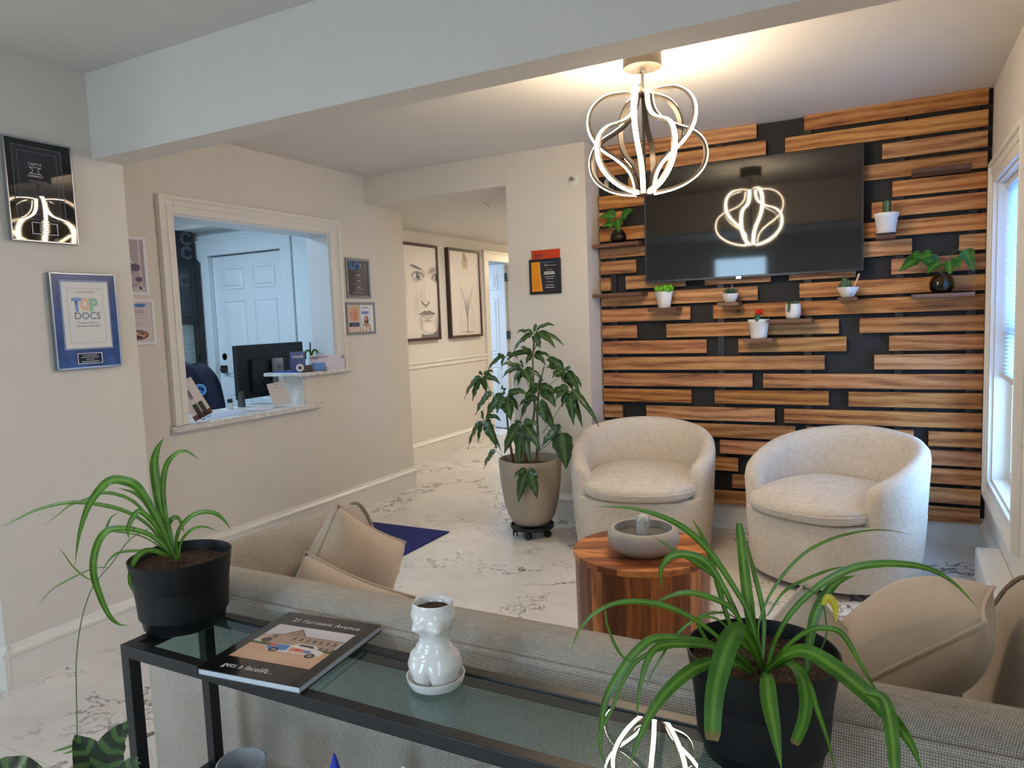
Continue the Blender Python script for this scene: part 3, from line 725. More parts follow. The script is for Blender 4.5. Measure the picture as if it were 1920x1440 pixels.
# --- plaque 2 (blue TOP DOCS)
p = wallthing('award_plaque', 'blue plaque with the TOP DOCS certificate, the lower one on the short wall', 'plaque', 1.708, 1.212, XP, 'award plaques')
W, H = .278, .396
t = NT('brushed blue plaque'); v = t.coord(scale=(1, 1, 1)); n = t.noise(v, 14, 5, .65)
t.col(t.ramp(n, [(.3, srgb((26, 42, 76))), (.55, srgb((36, 60, 106))), (.8, srgb((62, 92, 140)))])); t.set(Roughness=.3, Metallic=.2); M_blueplq = t.m
mk('backing', frame4(B().box((.002, -.018, .002), (W-.002, -.002, H-.002)), W, H, .007, -.002, -.023), M_steel, p, bevel=.0015)
mk('face', B().box((.007, -.0205, .007), (W-.007, -.018, H-.007)), M_blueplq, p)
mk('mat_border', B().box((.037, -.022, .080), (.243, -.0205, .367)), plain('lilac mat', (140, 150, 186), .5), p)
cp = mk('certificate', B().box((.043, -.0232, .086), (.237, -.022, .359)), plain('cream certificate', (218, 218, 214), .5, var=.01), p)
b = B()
for q in ((.062, .105, .066, .335), (.214, .105, .218, .335), (.062, .105, .218, .109), (.062, .331, .218, .335)): b.box((q[0], -.0236, q[1]), (q[2], -.023, q[3]))
mk('embossed_border', b, plain('embossed rule', (200, 202, 200), .5), cp)
text('lettering', 'Hudson Valley Magazine', .0085, M_inkd, cp, (.140, -.0238, .318))
text('lettering', 'T', .074, M_inkblue, cp, (.100, -.0239, .262), bold=.0035, xs=.85)
text('lettering', 'O', .066, M_orange, cp, (.134, -.0242, .265), bold=.0035, xs=.72)
text('lettering', 'P', .074, M_green, cp, (.170, -.0239, .262), bold=.0035, xs=.95)
text('lettering', 'DOCS', .041, M_inkslate, cp, (.142, -.0238, .218), xs=1.0)
text('lettering', 'The Best Physicians In', .0095, M_inkd, cp, (.142, -.0238, .190))
text('lettering', 'The Hudson Valley Region', .0095, M_inkd, cp, (.142, -.0238, .177))
q_ = mk('name_plate', B().box((.085, -.0225, .020), (.190, -.0205, .064)), M_navy, p)
b = B()
for q in ((.085, .020, .0875, .064), (.1875, .020, .190, .064), (.085, .020, .190, .0225), (.085, .0615, .190, .064)): b.box((q[0], -.0238, q[1]), (q[2], -.022, q[3]))
mk('plate_border', b, M_inkw, q_)
b = B()
for i, w in enumerate((.06, .076, .034, .074)): b.box((.1375-w/2, -.0235, .0535-i*.0085), (.1375+w/2, -.022, .0555-i*.0085))
mk('engraved_lines', b, M_inkw, q_)

# --- the two white framed flyers left of the reception window
def flyer(y0, z0, W, H, art, label, fm, f, group, name='framed_flyer', mat=None):
    p = wallthing(name, label, 'flyer', y0, z0, XL, group)
    mk('frame', frame4(B(), W, H, f, -.0, -.010), fm, p, bevel=.0015); mk('backing', B().box((f*.5, -.005, f*.5), (W-f*.5, 0, H-f*.5)), M_paper, p)
    art_obj('print', art, W-2*f, H-2*f, p, (f, -.0056, f), mat)
    return p
A = Art(60, 86, (168, 158, 164)); A.rect(0, 0, 1, .09, (198, 190, 194)); A.rect(.86, 0, .92, 1, (196, 190, 196))
A.poly([(.22, .62), (.5, .72), (.78, .52), (.52, .40)], (222, 220, 222)); A.poly([(.42, .66), (.5, .69), (.68, .55), (.6, .51)], (88, 84, 130))
A.ell(.75, .47, .15, .075, (88, 76, 108)); A.ell(.48, .38, .2, .075, (88, 76, 108)); A.rect(.36, .19, .62, .24, (92, 84, 104)); A.rect(.52, .06, .66, .15, (92, 84, 104)); A.ell(.84, .24, .09, .05, (88, 76, 108)); A.rect(.84, .05, .9, .1, (60, 54, 80)); A.rect(.4, .2, .58, .225, (190, 180, 186))
flyer(2.245, 1.546, .250, .306, A, 'white-framed mauve flyer of skincare jars, the upper flyer left of the window', M_inkw, .019, 'framed flyers on the reception wall')
A = Art(60, 96, (206, 196, 198)); A.rect(.12, .91, .5, .955, (150, 140, 160)); A.ell(.7, .92, .17, .045, (70, 120, 200), soft=.3); 
for y in (.83, .72, .62, .56): A.rect(.1, y, .9, y+.006, (150, 140, 146))
for y, n in ((.86, 1), (.79, 1), (.75, 1), (.67, 1), (.59, 1)): A.lines(.2, .8, y-.012, y+.012, 1, (130, 118, 128), .8, .6, 2, True)
A.lines(.12, .85, .36, .53, 7, (160, 150, 156), .8, .35, 3); A.ell(.55, .17, .33, .13, (112, 72, 58), soft=.08); A.ell(.62, .18, .2, .07, (190, 150, 120)); A.ell(.5, .12, .22, .05, (84, 50, 42)); A.ell(.68, .2, .1, .035, (120, 78, 60)); A.line([(.35, .2), (.6, .2), (.75, .12)], .02, (210, 180, 150))
flyer(2.265, 1.289, .249, .240, A, 'white-framed flyer with text and a round photo, the lower flyer left of the window', M_inkw, .017, 'framed flyers on the reception wall')
# --- SLIM poster and brochure frame right of the window
A = Art(74, 92, (34, 33, 38)); A.ell(.75, .7, .5, .5, (62, 60, 66), .8, soft=1); A.ell(.3, .3, .35, .25, (52, 50, 56), .6, soft=1)
for i, y in enumerate((.60, .42, .25)):
    A.rect(.42, y-.012, .60, y+.012, (210, 210, 210)); A.lines(.25, .8, y-.11, y-.025, 3, (150, 150, 155), .7, .35, 5+i, True)
A.lines(.08, .95, .03, .12, 3, (140, 140, 146), .7, .3, 9, True)
p = flyer(4.062, 1.547, .268, .290, A, 'grey-framed black poster headed SLIM in blue, right of the window', M_silver, .020, 'grey-framed posters on the reception wall', 'framed_poster', M_printgloss)
text('lettering', 'SLIM', .088, M_cyan, p, (.092, -.0062, .238), bold=.0015, xs=.66)
text('lettering', '2024', .020, M_inkw, p, (.165, -.0062, .236), rot=(PI/2, PI/2, 0))
text('lettering', 'SLIM EXTRACTOR', .022, M_silver, p, (.134, -.0062, .196), xs=.95)
b = B().box((.196, -.006, .215), (.226, -.0056, .254)); mk('figure_sketch', b, plain('dark grey ink', (88, 86, 90), .5), p)
A = Art(100, 72, (214, 216, 226)); A.rect(.0, 0, .46, 1, (206, 186, 180)); A.rect(.0, .0, .46, .30, (216, 190, 180)); A.ell(.25, .68, .19, .27, (196, 170, 120)); A.ell(.22, .62, .155, .25, (208, 160, 140)); A.ell(.30, .60, .08, .2, (196, 128, 104)); A.ell(.14, .68, .03, .02, (110, 70, 60)); A.ell(.14, .53, .035, .018, (176, 84, 76))
A.rect(.04, .20, .43, .35, (44, 50, 84)); A.lines(.09, .4, .22, .32, 2, (130, 136, 170), .8, .4, 4, True); A.rect(.46, 0, .475, 1, (150, 150, 160))
A.rect(.54, .87, .8, .9, (90, 90, 110)); A.rect(.52, .65, .82, .76, (140, 156, 214)); A.lines(.54, .8, .66, .75, 2, (50, 70, 160), .9, .5, 6, True)
A.ell(.71, .40, .085, .19, (62, 44, 40)); A.ell(.70, .47, .05, .08, (190, 140, 116)); A.poly([(.52, .02), (.56, .22), (.64, .32), (.78, .32), (.86, .2), (.87, .02)], (172, 128, 100)); A.ell(.62, .12, .06, .1, (226, 214, 204), soft=.3); A.ell(.76, .1, .05, .1, (226, 214, 204), soft=.3); A.line([(.56, .3), (.68, .2)], .02, (180, 130, 104)); A.rect(.9, 0, 1, 1, (224, 228, 236))
flyer(4.036, 1.281, .330, .236, A, 'grey-framed pair of portrait brochures under the black poster', M_silver, .019, 'grey-framed posters on the reception wall', 'framed_poster', M_printgloss)

# --- the two tall pictures of the hall
def bigpic(y0, y1, art, label, x=-4.12):
    z0, z1 = 1.172, 2.120; W, H = y1-y0, z1-z0
    p = wallthing('framed_picture', label, 'picture', y0, z0, x, 'tall framed drawings in the hallway')
    mk('frame', frame4(B(), W, H, .028, 0, -.045), M_walnut, p, bevel=.002); mk('backing', B().box((.01, -.02, .01), (W-.01, 0, H-.01)), M_walnut, p)
    art_obj('print', art, W-.05, H-.05, p, (.025, -.034, .025)); return p
bg = (216, 208, 200)
A = Art(150, 230, bg, 1.55); D = (64, 58, 60); M_ = (150, 140, 134)
A.ell(.05, .62, .13, .34, M_, .4, soft=1); A.line([(.10, .98), (.05, .84), (.07, .7), (.12, .62)], .012, (120, 108, 102), .5); A.line([(.13, .95), (.1, .8), (.14, .68), (.17, .55), (.19, .46)], .008, (130, 118, 110), .5)
A.poly([(.30, .80), (.42, .79), (.58, .755), (.60, .735), (.44, .762), (.30, .785)], D, .8); A.ell(.45, .765, .16, .022, D, .6, soft=1, rot=-.12); A.ell(.88, .745, .15, .04, D, .75, soft=1, rot=.3); A.ell(.62, .70, .07, .05, M_, .7, soft=1)
A.ell(.47, .675, .15, .048, (120, 112, 110), .8, soft=.5); A.ell(.47, .673, .13, .036, (205, 198, 192), 1, soft=.3); A.ell(.49, .676, .056, .040, (88, 90, 104), 1, soft=.3); A.ell(.49, .676, .024, .018, (28, 28, 34)); A.ell(.505, .688, .012, .009, (235, 235, 235)); A.line([(.33, .672), (.40, .712), (.50, .722), (.60, .700), (.65, .672)], .009, D, .9); A.line([(.35, .655), (.45, .636), (.57, .642)], .006, D, .5); A.ell(.43, .62, .12, .02, M_, .5, soft=1)
A.ell(.98, .665, .12, .045, (116, 108, 106), .9, soft=.5); A.ell(.985, .662, .08, .034, (206, 200, 194), 1, soft=.3); A.ell(.99, .664, .045, .038, (88, 90, 104), 1, soft=.3); A.line([(.85, .65), (.91, .70), (1, .715)], .009, D, .9)
A.ell(.64, .54, .03, .13, (196, 188, 181), .8, soft=1); A.ell(.56, .47, .05, .10, M_, .35, soft=1); A.ell(.42, .36, .13, .2, (186, 178, 171), .5, soft=1)
A.poly([(.53, .398), (.57, .405), (.62, .375), (.66, .362), (.70, .373), (.745, .404), (.78, .396), (.74, .368), (.66, .338), (.58, .366)], D, .85); A.ell(.66, .415, .08, .025, (196, 186, 178), .7, soft=1); A.ell(.66, .335, .05, .02, M_, .5, soft=1)
A.poly([(.47, .262), (.55, .283), (.63, .302), (.685, .293), (.74, .303), (.83, .287), (.92, .266), (.80, .260), (.685, .254), (.57, .260)], (96, 87, 87), .85); A.line([(.46, .263), (.57, .259), (.685, .254), (.80, .259), (.92, .265)], .007, (58, 50, 52), .8)
A.poly([(.50, .257), (.60, .250), (.69, .247), (.80, .250), (.89, .262), (.84, .228), (.74, .207), (.64, .209), (.55, .230)], (158, 147, 143), .8); A.ell(.69, .234, .10, .013, (208, 201, 195), .9, soft=1)
A.ell(.69, .187, .15, .018, D, .6, soft=1); A.ell(.70, .125, .17, .045, (226, 219, 212), .7, soft=1); A.ell(.52, .17, .05, .12, M_, .5, soft=1); A.line([(.50, .23), (.52, .14), (.58, .075), (.68, .05), (.82, .048)], .02, (120, 113, 112), .35, soft=1)
A.poly([(.50, .0), (.52, .045), (.62, .035), (.80, .035), (.93, .07), (1.0, .16), (1, 0)], (88, 84, 88), .9); A.ell(.98, .14, .10, .13, (112, 106, 108), .6, soft=1)
bigpic(5.50, 6.195, A, 'tall pencil drawing of a woman\'s face in a walnut frame in the hallway')
A = Art(150, 230, bg, 1.5)
A.ell(.50, .955, .055, .035, (150, 124, 110), .8, soft=.3); A.ell(.52, .87, .10, .075, (176, 148, 132), .8, soft=.35); A.ell(.52, .92, .06, .03, (128, 102, 92), .6, soft=.5)
for x in (.46, .5, .54, .58): A.line([(x, .92), (x-.01, .86), (x, .80)], .005, (124, 98, 88), .7)
A.line([(.46, .79), (.44, .76), (.45, .72)], .004, (150, 136, 128), .7); A.line([(.60, .79), (.63, .76), (.62, .72)], .004, (150, 136, 128), .7)
A.line([(.28, .62), (.34, .50), (.36, .38)], .006, (150, 142, 138), .7); A.line([(.80, .62), (.72, .50), (.68, .38)], .006, (150, 142, 138), .7)
A.poly([(.36, .56), (.44, .47), (.50, .34), (.56, .34), (.64, .47), (.72, .56), (.64, .42), (.565, .2), (.545, .02), (.53, .02), (.51, .2), (.44, .42)], (150, 146, 152), .7); A.ell(.535, .36, .05, .1, (120, 118, 126), .7, soft=1); A.line([(.36, .56), (.46, .43), (.53, .25), (.54, .03)], .007, (80, 76, 80), .8); A.line([(.73, .56), (.62, .43), (.56, .25), (.545, .03)], .007, (110, 106, 108), .7)
A.line([(.40, .36), (.30, .22), (.28, .10), (.34, .04), (.50, .03)], .006, (140, 134, 134), .7); A.line([(.68, .36), (.78, .22), (.80, .10), (.74, .04), (.58, .03)], .006, (140, 134, 134), .7); A.ell(.38, .14, .1, .09, (196, 190, 186), .5, soft=1); A.ell(.70, .14, .1, .09, (196, 190, 186), .5, soft=1); A.ell(.54, .035, .28, .012, (150, 144, 142), .6, soft=1); A.line([(.53, .05), (.56, .035)], .012, (50, 46, 50))
bigpic(6.385, 7.045, A, 'tall faint drawing of a figure from behind, framed, farther along the hallway')

# --- plaque on the column wall
def facing(name, label, cat, x, z, y=YC): return thing(name, label, cat, (x, y-.0005, z))
p = facing('recognition_plaque', 'black square plaque with an orange panel on the column wall', 'plaque', -2.124, 1.507)
W, H = .226, .228
mk('frame', B().box((0, -.016, 0), (W, 0, H)), M_black, p, bevel=.003)
A = Art(90, 90, (40, 42, 50)); A.rect(0, 0, 1, 1, (42, 44, 54)); A.poly([(.0, 0), (.0, 1), (.32, 1), (.34, .5), (.40, 0)], (232, 150, 34)); A.ell(.15, .3, .15, .3, (214, 126, 30), .5, soft=1)
A.line([(.32, 1), (.34, .5), (.40, 0)], .012, (226, 190, 160)); A.rect(.40, .97, .85, .99, (90, 110, 160)); A.rect(.52, .86, .95, .875, (150, 146, 130)); A.line([(.5, .84), (.55, .93), (.6, .84)], .01, (170, 160, 140))
for y, w, c in ((.72, .2, 150), (.64, .38, 235), (.585, .42, 235), (.49, .36, 170), (.42, .32, 170), (.31, .26, 160), (.2, .3, 200), (.12, .34, 220)): A.rect(.68-w/2, y-.013, .68+w/2, y+.013, (c, c, c-8), .85)
art_obj('print', A, W-.036, H-.036, p, (.018, -.0166, .018), M_printgloss)
o = facing('orange_notice', 'red-orange translucent card tucked behind the black square plaque', 'notice', -2.108, 1.7365)
bb = B().box((0, -.006, 0), (.205, 0, .058)); M_red = plain('red orange plastic', (196, 62, 22), .25); mk('card', bb, M_red, o, bevel=.001)
text('lettering', 'VANTAGE', .018, plain('dim red lettering', (150, 70, 50), .5), o, (.12, -.0066, .030), xs=1.1)
b = B()
for i in range(3): b.add([(.025+i*.02, -.0066, .008), (.035+i*.02, -.0066, .008), (.028+i*.02, -.0066, .032), (.018+i*.02, -.0066, .032)], [(0, 1, 2, 3)])
mk('stripes', b, plain('violet stripe', (90, 50, 70), .5), o)
# sprinklers
def sprinkler(loc, rot, label):
    s = thing('fire_sprinkler', label, 'sprinkler', loc, rot=rot, group='fire sprinklers')
    mk('escutcheon', B().lathe([(.036, 0), (.036, .003), (.028, .007), (.012, .010)], 28), M_trim, s, True)
    b = B().lathe([(.008, .006), (.008, .022)], 12).tube([(.008, 0, .018), (.012, 0, .03), (0, 0, .042)], .002, 6).tube([(-.008, 0, .018), (-.012, 0, .03), (0, 0, .042)], .002, 6)
    mk('sprinkler_head', b, M_chrome, s)
    bb = B().lathe([(.013, .042), (.013, .0435)], 16); mk('deflector', bb, M_chrome, s)
sprinkler((-1.791, YC-.0005, 2.217), (PI/2, 0, 0), 'white round sprinkler on the column wall beside the pendant')
sprinkler((-2.742, 4.891, HZ-.0005), (PI, 0, 0), 'small sprinkler head on the hallway ceiling')
sprinkler((-1.640, YS-.0005, 2.215), (PI/2, 0, 0), 'sprinkler on the black wall behind the pendant lamp')

# ================================================================ reception office things
z0 = .8345
# desk behind the wall
d_ = thing('reception_desk', 'white desk behind the reception window', 'desk', (0, 0, 0))
mk('desktop', B().box((-4.16, 2.1, .70), (XL-.195, 4.3, .735)), M_trimblue, d_); mk('leg', B().box((-4.14, 2.12, 0), (-4.10, 4.2, .70)), M_trimblue, d_); mk('leg', B().box((-3.75, 2.12, 0), (-3.70, 4.2, .70)), M_trimblue, d_)
# cabinet
cb_ = thing('glass_cabinet', 'black glass-front cabinet in the left of the reception office', 'cabinet', (-5.56, 4.50-.80, 0), PI/2)
CW, CHh = .80, 1.985
b = B().box((0, 0, 0), (.02, .38, CHh)).box((CW-.02, 0, 0), (CW, .38, CHh)).box((0, .36, 0), (CW, .38, CHh)).box((0, 0, 0), (CW, .38, .06)).box((0, 0, CHh-.05), (CW, .38, CHh))
for z in (.48, .98, 1.04, 1.47): b.box((.02, .03, z), (CW-.02, .36, z+.018))
mk('carcass', b, M_black, cb_, bevel=.002)
g = B()
for q in ((0, .06, .045, CHh), (CW-.045, .06, CW, CHh), (0, .06, CW, .11), (0, CHh-.06, CW, CHh), (0, .98, CW, 1.03), (0, 1.46, CW, 1.49)): g.box((q[0], -.02, q[1]), (q[2], -.002, q[3]))
gd = mk('door', g, M_black, cb_, bevel=.002)
M_cabglass = pane('cabinet glass', (238, 242, 246)); mk('pane', B().box((.03, -.012, .08), (CW-.03, -.008, CHh-.03)), M_cabglass, gd)
M_boxd = plain('black cardboard', (26, 27, 40), .5); M_boxw = plain('white carton', (196, 204, 218), .6); M_boxc = plain('cream carton', (206, 206, 192), .6)
def carton(x, y, z, w, d, h, mat, label, group, circ=False):
    o = thing('carton', label, 'box', (-5.56-y, 3.70+x, z), PI/2, group); mk('body', B().box((0, 0, 0), (w, d, h)), mat, o, bevel=.002)
    if circ:
        b = B()
        for r in (.038, .048, .058): arc(b, w-.06, h*.5, r, .5, 2*PI-.5, .004, -.001)
        b2 = B(); b2.v, b2.f, b2.c, b2.lf = b.v, b.f, b.c, b.lf; mk('circle_mark', b2, M_silver, o)
        b = B()
        for i, ww in enumerate((.08, .1, .12)): b.box((w-.34, -.0012, .085-i*.022), (w-.34+ww, 0, .092-i*.022))
        mk('lettering', b, M_silver, o)
    return o
carton(.27, .01, 1.9866, .50, .3, .125, M_boxd, 'black carton with a ring mark, lower one on top of the cabinet', 'black cartons', True)
carton(.27, .01, 2.1124, .50, .3, .125, M_boxd, 'black carton with a ring mark, upper one on top of the cabinet', 'black cartons', True)
carton(.25, .05, 1.4885, .50, .28, .22, M_boxd, 'black carton with plain face behind the upper cabinet glass', 'black cartons', False)
carton(.25, .05, 1.7090, .50, .28, .20, M_boxd, 'black carton with a ring mark behind the upper cabinet glass', 'black cartons', True)
for i in range(4):
    carton(.42, .06, 1.0585+i*.088, .17, .2, .086, M_boxw, 'pale blue carton in the stack behind the middle cabinet glass', 'pale cartons in the cabinet')
    carton(.60, .06, 1.0585+i*.088, .16, .2, .086, M_boxc, 'cream carton in the stack beside the pale blue ones in the cabinet', 'cream cartons in the cabinet')
carton(.40, .08, .4985, .19, .2, .38, M_boxc, 'tall grey-white carton behind the lower cabinet glass', 'tall cartons in the cabinet')
carton(.60, .08, .4985, .16, .2, .42, M_boxw, 'tall white carton at the right behind the lower cabinet glass', 'tall cartons in the cabinet')
# office chair with jacket
oc = thing('office_chair', 'dark office chair in the reception office', 'chair', (-4.47, 3.33, 0), .80)
mk('backrest', B().loft([[(x*.15, y*.5-.01, z) for x, y in ((-1, 0), (-.7, -.03), (.7, -.03), (1, 0), (.7, .05), (-.7, .05))] for z in (.72, .8, .9, 1.0, 1.06)]), M_black, oc, True, sub=1)
mk('back_support', B().box((-.03, -.012, .50), (.03, .0, .74)).box((-.03, -.012, .48), (.03, .12, .50)), M_black, oc)
mk('seat', B().box((-.25, .08, .44), (.25, .55, .52)), M_black, oc, bevel=.03, bseg=4); mk('post', B().lathe([(.03, .08), (.03, .44)], 12), M_black, oc, loc=(0, .3, 0))
b = B()
for k in range(5): a = 2*PI*k/5; b.tube([(0, .3, .1), (.3*math.cos(a), .3+.3*math.sin(a), .05)], .02, 8)
mk('base', b, M_black, oc)
jk = thing('jacket', 'navy jacket with a round blue patch hung over the office chair', 'jacket', (-4.47, 3.33, .06), .80)
rings = []
for i in range(13):
    t = i/12; z = 1.105-.52*t; hw = .17+.10*min(1, t*2.2)+.03*t; dp = .055+.03*t
    if i == 0: hw = .05
    if i == 1: hw = .14
    rings.append([(hw*math.cos(a)*(1+.04*math.sin(5*a+3*t)), (-.01-dp if math.sin(a) < 0 else .05)*abs(math.sin(a))**.6*(1 if math.sin(a) < 0 else 1.2) - .012, z) for a in [2*PI*k/24 for k in range(24)]])
mk('jacket_body', B().loft(rings, caps=False), M_navy, jk, True, sub=1)
sl = [(.17, .0, 1.03), (.25, -.03, .93), (.285, -.05, .78), (.30, -.05, .62)]
mk('sleeve', B().tube(cr(sl, 5), [.055, .06, .063, .064, .064, .064, .063, .062, .061, .06, .06, .058, .056, .054, .052, .05], 14), M_navy, jk, True)
mk('sleeve', B().tube(cr([(-a, b_, c) for a, b_, c in sl], 5), [.055, .06, .063, .064, .064, .064, .063, .062, .061, .06, .06, .058, .056, .054, .052, .05], 14), M_navy, jk, True)
pt = mk('patch', B().lathe([(.042, -.004), (.042, .004)], 28), plain('pale blue patch', (120, 178, 226), .7), jk, loc=(.19, -.098, .88), rot=(PI/2, 0, 0))
mk('patch_emblem', B().lathe([(.033, .004), (.033, .0055)], 28), plain('mid blue patch', (44, 118, 190), .7), pt)
mk('patch_mark', B().add([(-.028, .004, .006), (.0, .022, .006), (.028, .004, .006), (.02, -.012, .006), (.004, .006, .006)], [(0, 1, 2, 3, 4)]), M_navy, pt)
# monitor
mo = thing('monitor', 'black computer monitor seen from behind on the reception desk', 'monitor', (-4.00, 3.80, .7355), PI/2+.07)
mk('housing', B().box((-.345, -.02, .13), (.345, .012, .505)), M_black, mo, bevel=.006)
mk('rear_cover', B().box((-.22, -.045, .17), (.22, -.02, .40)).box((-.12, -.055, .19), (.02, -.045, .25)), M_black, mo, bevel=.008)
st_ = mk('stand', B().box((-.045, -.085, .0), (.045, -.055, .40)), plain('grey monitor stand', (150, 152, 158), .45), mo, bevel=.004)
b = B(); arc(b, 0, 0, .024, 0, 2*PI, .002, 0); mk('logo_ring', b, M_black, st_, loc=(0, -.0865, .335))
text('lettering', 'DELL', .017, M_black, st_, (0, -.0866, .335), bold=.0005)
mk('base', B().box((-.12, -.16, 0), (.12, .06, .012)), M_black, mo, bevel=.004)
mk('screen', B().box((-.335, .012, .14), (.335, .0135, .495)), plain('lit monitor screen', (60, 80, 110), .2), mo)
# ---- things on the ledge and the raised shelf (positions in metres along the wall)
def onledge(name, label, cat, x, y, rz, z=.8345): return thing(name, label, cat, (x, y, z), rz)
# brochure display at the left end: leaning card with two black pens
o = onledge('sample_card', 'leaning white card with two black devices at the left end of the ledge', 'display card', XL+.005, 2.775, PI/2-.35, .8345+.026)
c = mk('card', B().box((-.055, -.003, 0), (.055, 0, .235)), plain('cream card', (214, 206, 202), .5, var=.02), o, rot=(-.25, -.40, 0))
mk('red_base', B().box((-.0545, -.0042, .0), (.0545, -.0031, .03)), plain('dark red ink', (104, 44, 50), .5), c)
mk('printed_block', B().box((-.012, -.0042, .12), (.006, -.0031, .175)), plain('grey ink', (120, 118, 122), .5), c)
for x in (-.022, .012):
    d = mk('device', B().box((x, -.014, .008), (x+.022, -.0045, .088)), M_black, c, bevel=.003, label='black handheld device')
    mk('loop', B().tube(cr([(x+.004, -.01, .01), (x+.0, -.012, -.004), (x+.012, -.014, -.012), (x+.022, -.012, -.002), (x+.02, -.01, .01)], 5), .0018, 6), M_black, d)
o = onledge('blue_sheet', 'pale blue paper sheet lying on the left of the ledge', 'paper', XL-.14, 3.02, .1)
mk('sheet', B().box((-.10, -.17, 0), (.10, .17, .0012)), M_papergrey, o)
o = onledge('leaflet', 'white leaflet with pink print on the ledge before the monitor', 'leaflet', XL-.12, 3.33, .35, .8360)
A = Art(40, 60, (222, 220, 224)); A.rect(.1, .5, .9, .6, (200, 120, 130), .7); A.lines(.1, .9, .05, .45, 5, (190, 120, 130), .7); A.rect(.1, .7, .6, .9, (200, 150, 160), .6)
mk('sheet', B().box((-.075, -.11, 0), (.075, .11, .0010)), M_paper, o); art_obj('print', A, .15, .22, o, (-.075, -.11, .0014), flat=True)
o = onledge('stapler', 'black and silver stapler standing on the ledge', 'stapler', XL-.36, 3.37, .2)
mk('body', B().prism([(-.02, 0), (.02, 0), (.012, .09), (.004, .105), (-.006, .10), (-.012, .06)], -.018, .018, 'y'), plain('gunmetal', (92, 94, 98), .3, .6), o, bevel=.004)
mk('grip', B().prism([(-.024, 0), (-.016, 0), (-.004, .11), (-.012, .11)], -.014, .014, 'y'), M_black, o, bevel=.003)
o = onledge('small_bottle', 'tiny clear bottle with a black cap on the ledge left of the stapler', 'bottle', XL-.33, 3.25, 0)
mk('body', B().lathe([(.016, 0), (.017, .004), (.017, .04), (.013, .045)], 20), plain('frosted bottle', (190, 205, 212), .2), o, True); mk('cap', B().lathe([(.017, .046), (.017, .066), (.015, .068)], 20), M_black, o, True)
# card with plain code panel (no code)
o = onledge('sign_card', 'white leaning sign card on the ledge before the raised shelf', 'sign', XL-.045, 3.425, PI/2-.3, .8345+.014)
c = mk('card', B().box((-.062, -.003, 0), (.062, 0, .155)), plain('sign card white', (206, 200, 198), .5, var=.01), o, rot=(-.33, -.10, 0))
text('lettering', 'PAY', .011, M_inkd, c, (0, -.0036, .140)); text('lettering', 'Scan to pay your bill', .0085, M_inkd, c, (0, -.0036, .122))
mk('base', B().box((-.06, .0, -.0135), (.06, .045, -.0105)), plain('clear acrylic', (200, 206, 210), .1), o)
zt = 1.0465
o = onledge('tape_dispenser', 'brown tape dispenser with a white roll on the raised shelf', 'tape dispenser', -3.515, 3.640, .75, zt)
mk('body', B().prism([(-.045, 0), (.06, 0), (.05, .045), (.03, .048), (-.02, .035), (-.04, .03)], -.022, .022, 'y'), plain('dark bronze plastic', (74, 62, 50), .4, .2), o, bevel=.004)
mk('tape_roll', B().lathe([(.012, -.009), (.026, -.009), (.026, .009), (.012, .009), (.012, -.009)], 28, cap0=False, cap1=False), M_paper, o, loc=(-.028, -.026, .032), rot=(PI/2, 0, 0))
o = onledge('card_holder', 'steel business card holder with blue cards on the raised shelf', 'card holder', -3.462, 3.722, .85, zt)
mk('holder', B().prism([(-.02, 0), (.02, 0), (.02, .004), (-.004, .004), (.008, .035), (.004, .036), (-.012, .004), (-.02, .004)], -.0, .0, 'x') if 0 else B().box((-.05, -.022, 0), (.05, .015, .006)).box((-.052, -.022, 0), (-.048, .015, .028)).box((.048, -.022, 0), (.052, .015, .028)), M_steel, o, bevel=.001)
mk('card_stack', B().box((-.045, -.004, .0), (.045, .006, .052)), plain('blue business cards', (92, 140, 214), .5), o, loc=(0, -.004, .006), rot=(-.3, 0, 0))
o = onledge('envelope', 'white envelope with a small purple emblem standing at the right of the raised shelf', 'envelope', -3.492, 3.842, .815, zt)
mk('paper', B().box((-.12, -.002, 0), (.12, 0, .105)), plain('lilac white paper', (222, 214, 222), .5, var=.01), o, rot=(-.10, 0, 0))
b = B().box((-.12, -.0205, .09), (.0, -.018, .094)).box((-.12, -.019, .08), (-.06, -.0165, .083)); mk('lettering', b, M_inkd, o, loc=(0, .008, 0))
b = B(); arc(b, .105, .087, .009, 0, 2*PI, .005, -.0135); mk('emblem', b, plain('plum ink', (120, 60, 100), .5), o)
o = onledge('booklet_holder', 'blue booklet with white lettering standing on the raised shelf', 'booklet', -3.635, 3.705, 1.0, zt)
c = mk('booklet', B().box((-.05, -.02, 0), (.05, 0, .135)), plain('royal blue print', (34, 78, 150), .4), o, rot=(-.12, 0, 0), bevel=.001)
text('lettering', 'WAVE', .026, M_inkw, c, (0, -.0206, .098), bold=.0006)
b = B()
for i in range(5): b.box((-.042, -.0208, .012+i*.015), (.042-(i % 2)*.01, -.0199, .0145+i*.015))
mk('printed_lines', b, plain('dark blue ink', (14, 30, 70), .5), c)
o = onledge('blue_folder', 'flat blue folder lying on the raised shelf', 'folder', XL-.14, 3.63, .1, zt)
mk('folder', B().box((-.15, -.045, 0), (.10, .075, .004)), plain('folder blue', (28, 72, 168), .35), o)
o = onledge('pen', 'black pen standing upright behind the envelope', 'pen', XL-.17, 3.835, 0, zt); mk('barrel', B().tube([(0, 0, .0), (.01, 0, .195)], .0055, 10), M_black, o)
o = onledge('green_loop_ornament', 'green looped leaf ornament behind the envelope on the raised shelf', 'ornament', XL-.155, 3.835, PI/2, zt)
b = B()
for s in (-1, 1): b.tube(cr([(0, 0, .10), (s*.02, 0, .135), (s*.05, 0, .135), (s*.062, 0, .105), (s*.058, 0, .08)], 6), .007, 8)
b.tube([(0, 0, 0), (0, 0, .11)], .006, 8); mk('loops', b, M_pothos, o, True)

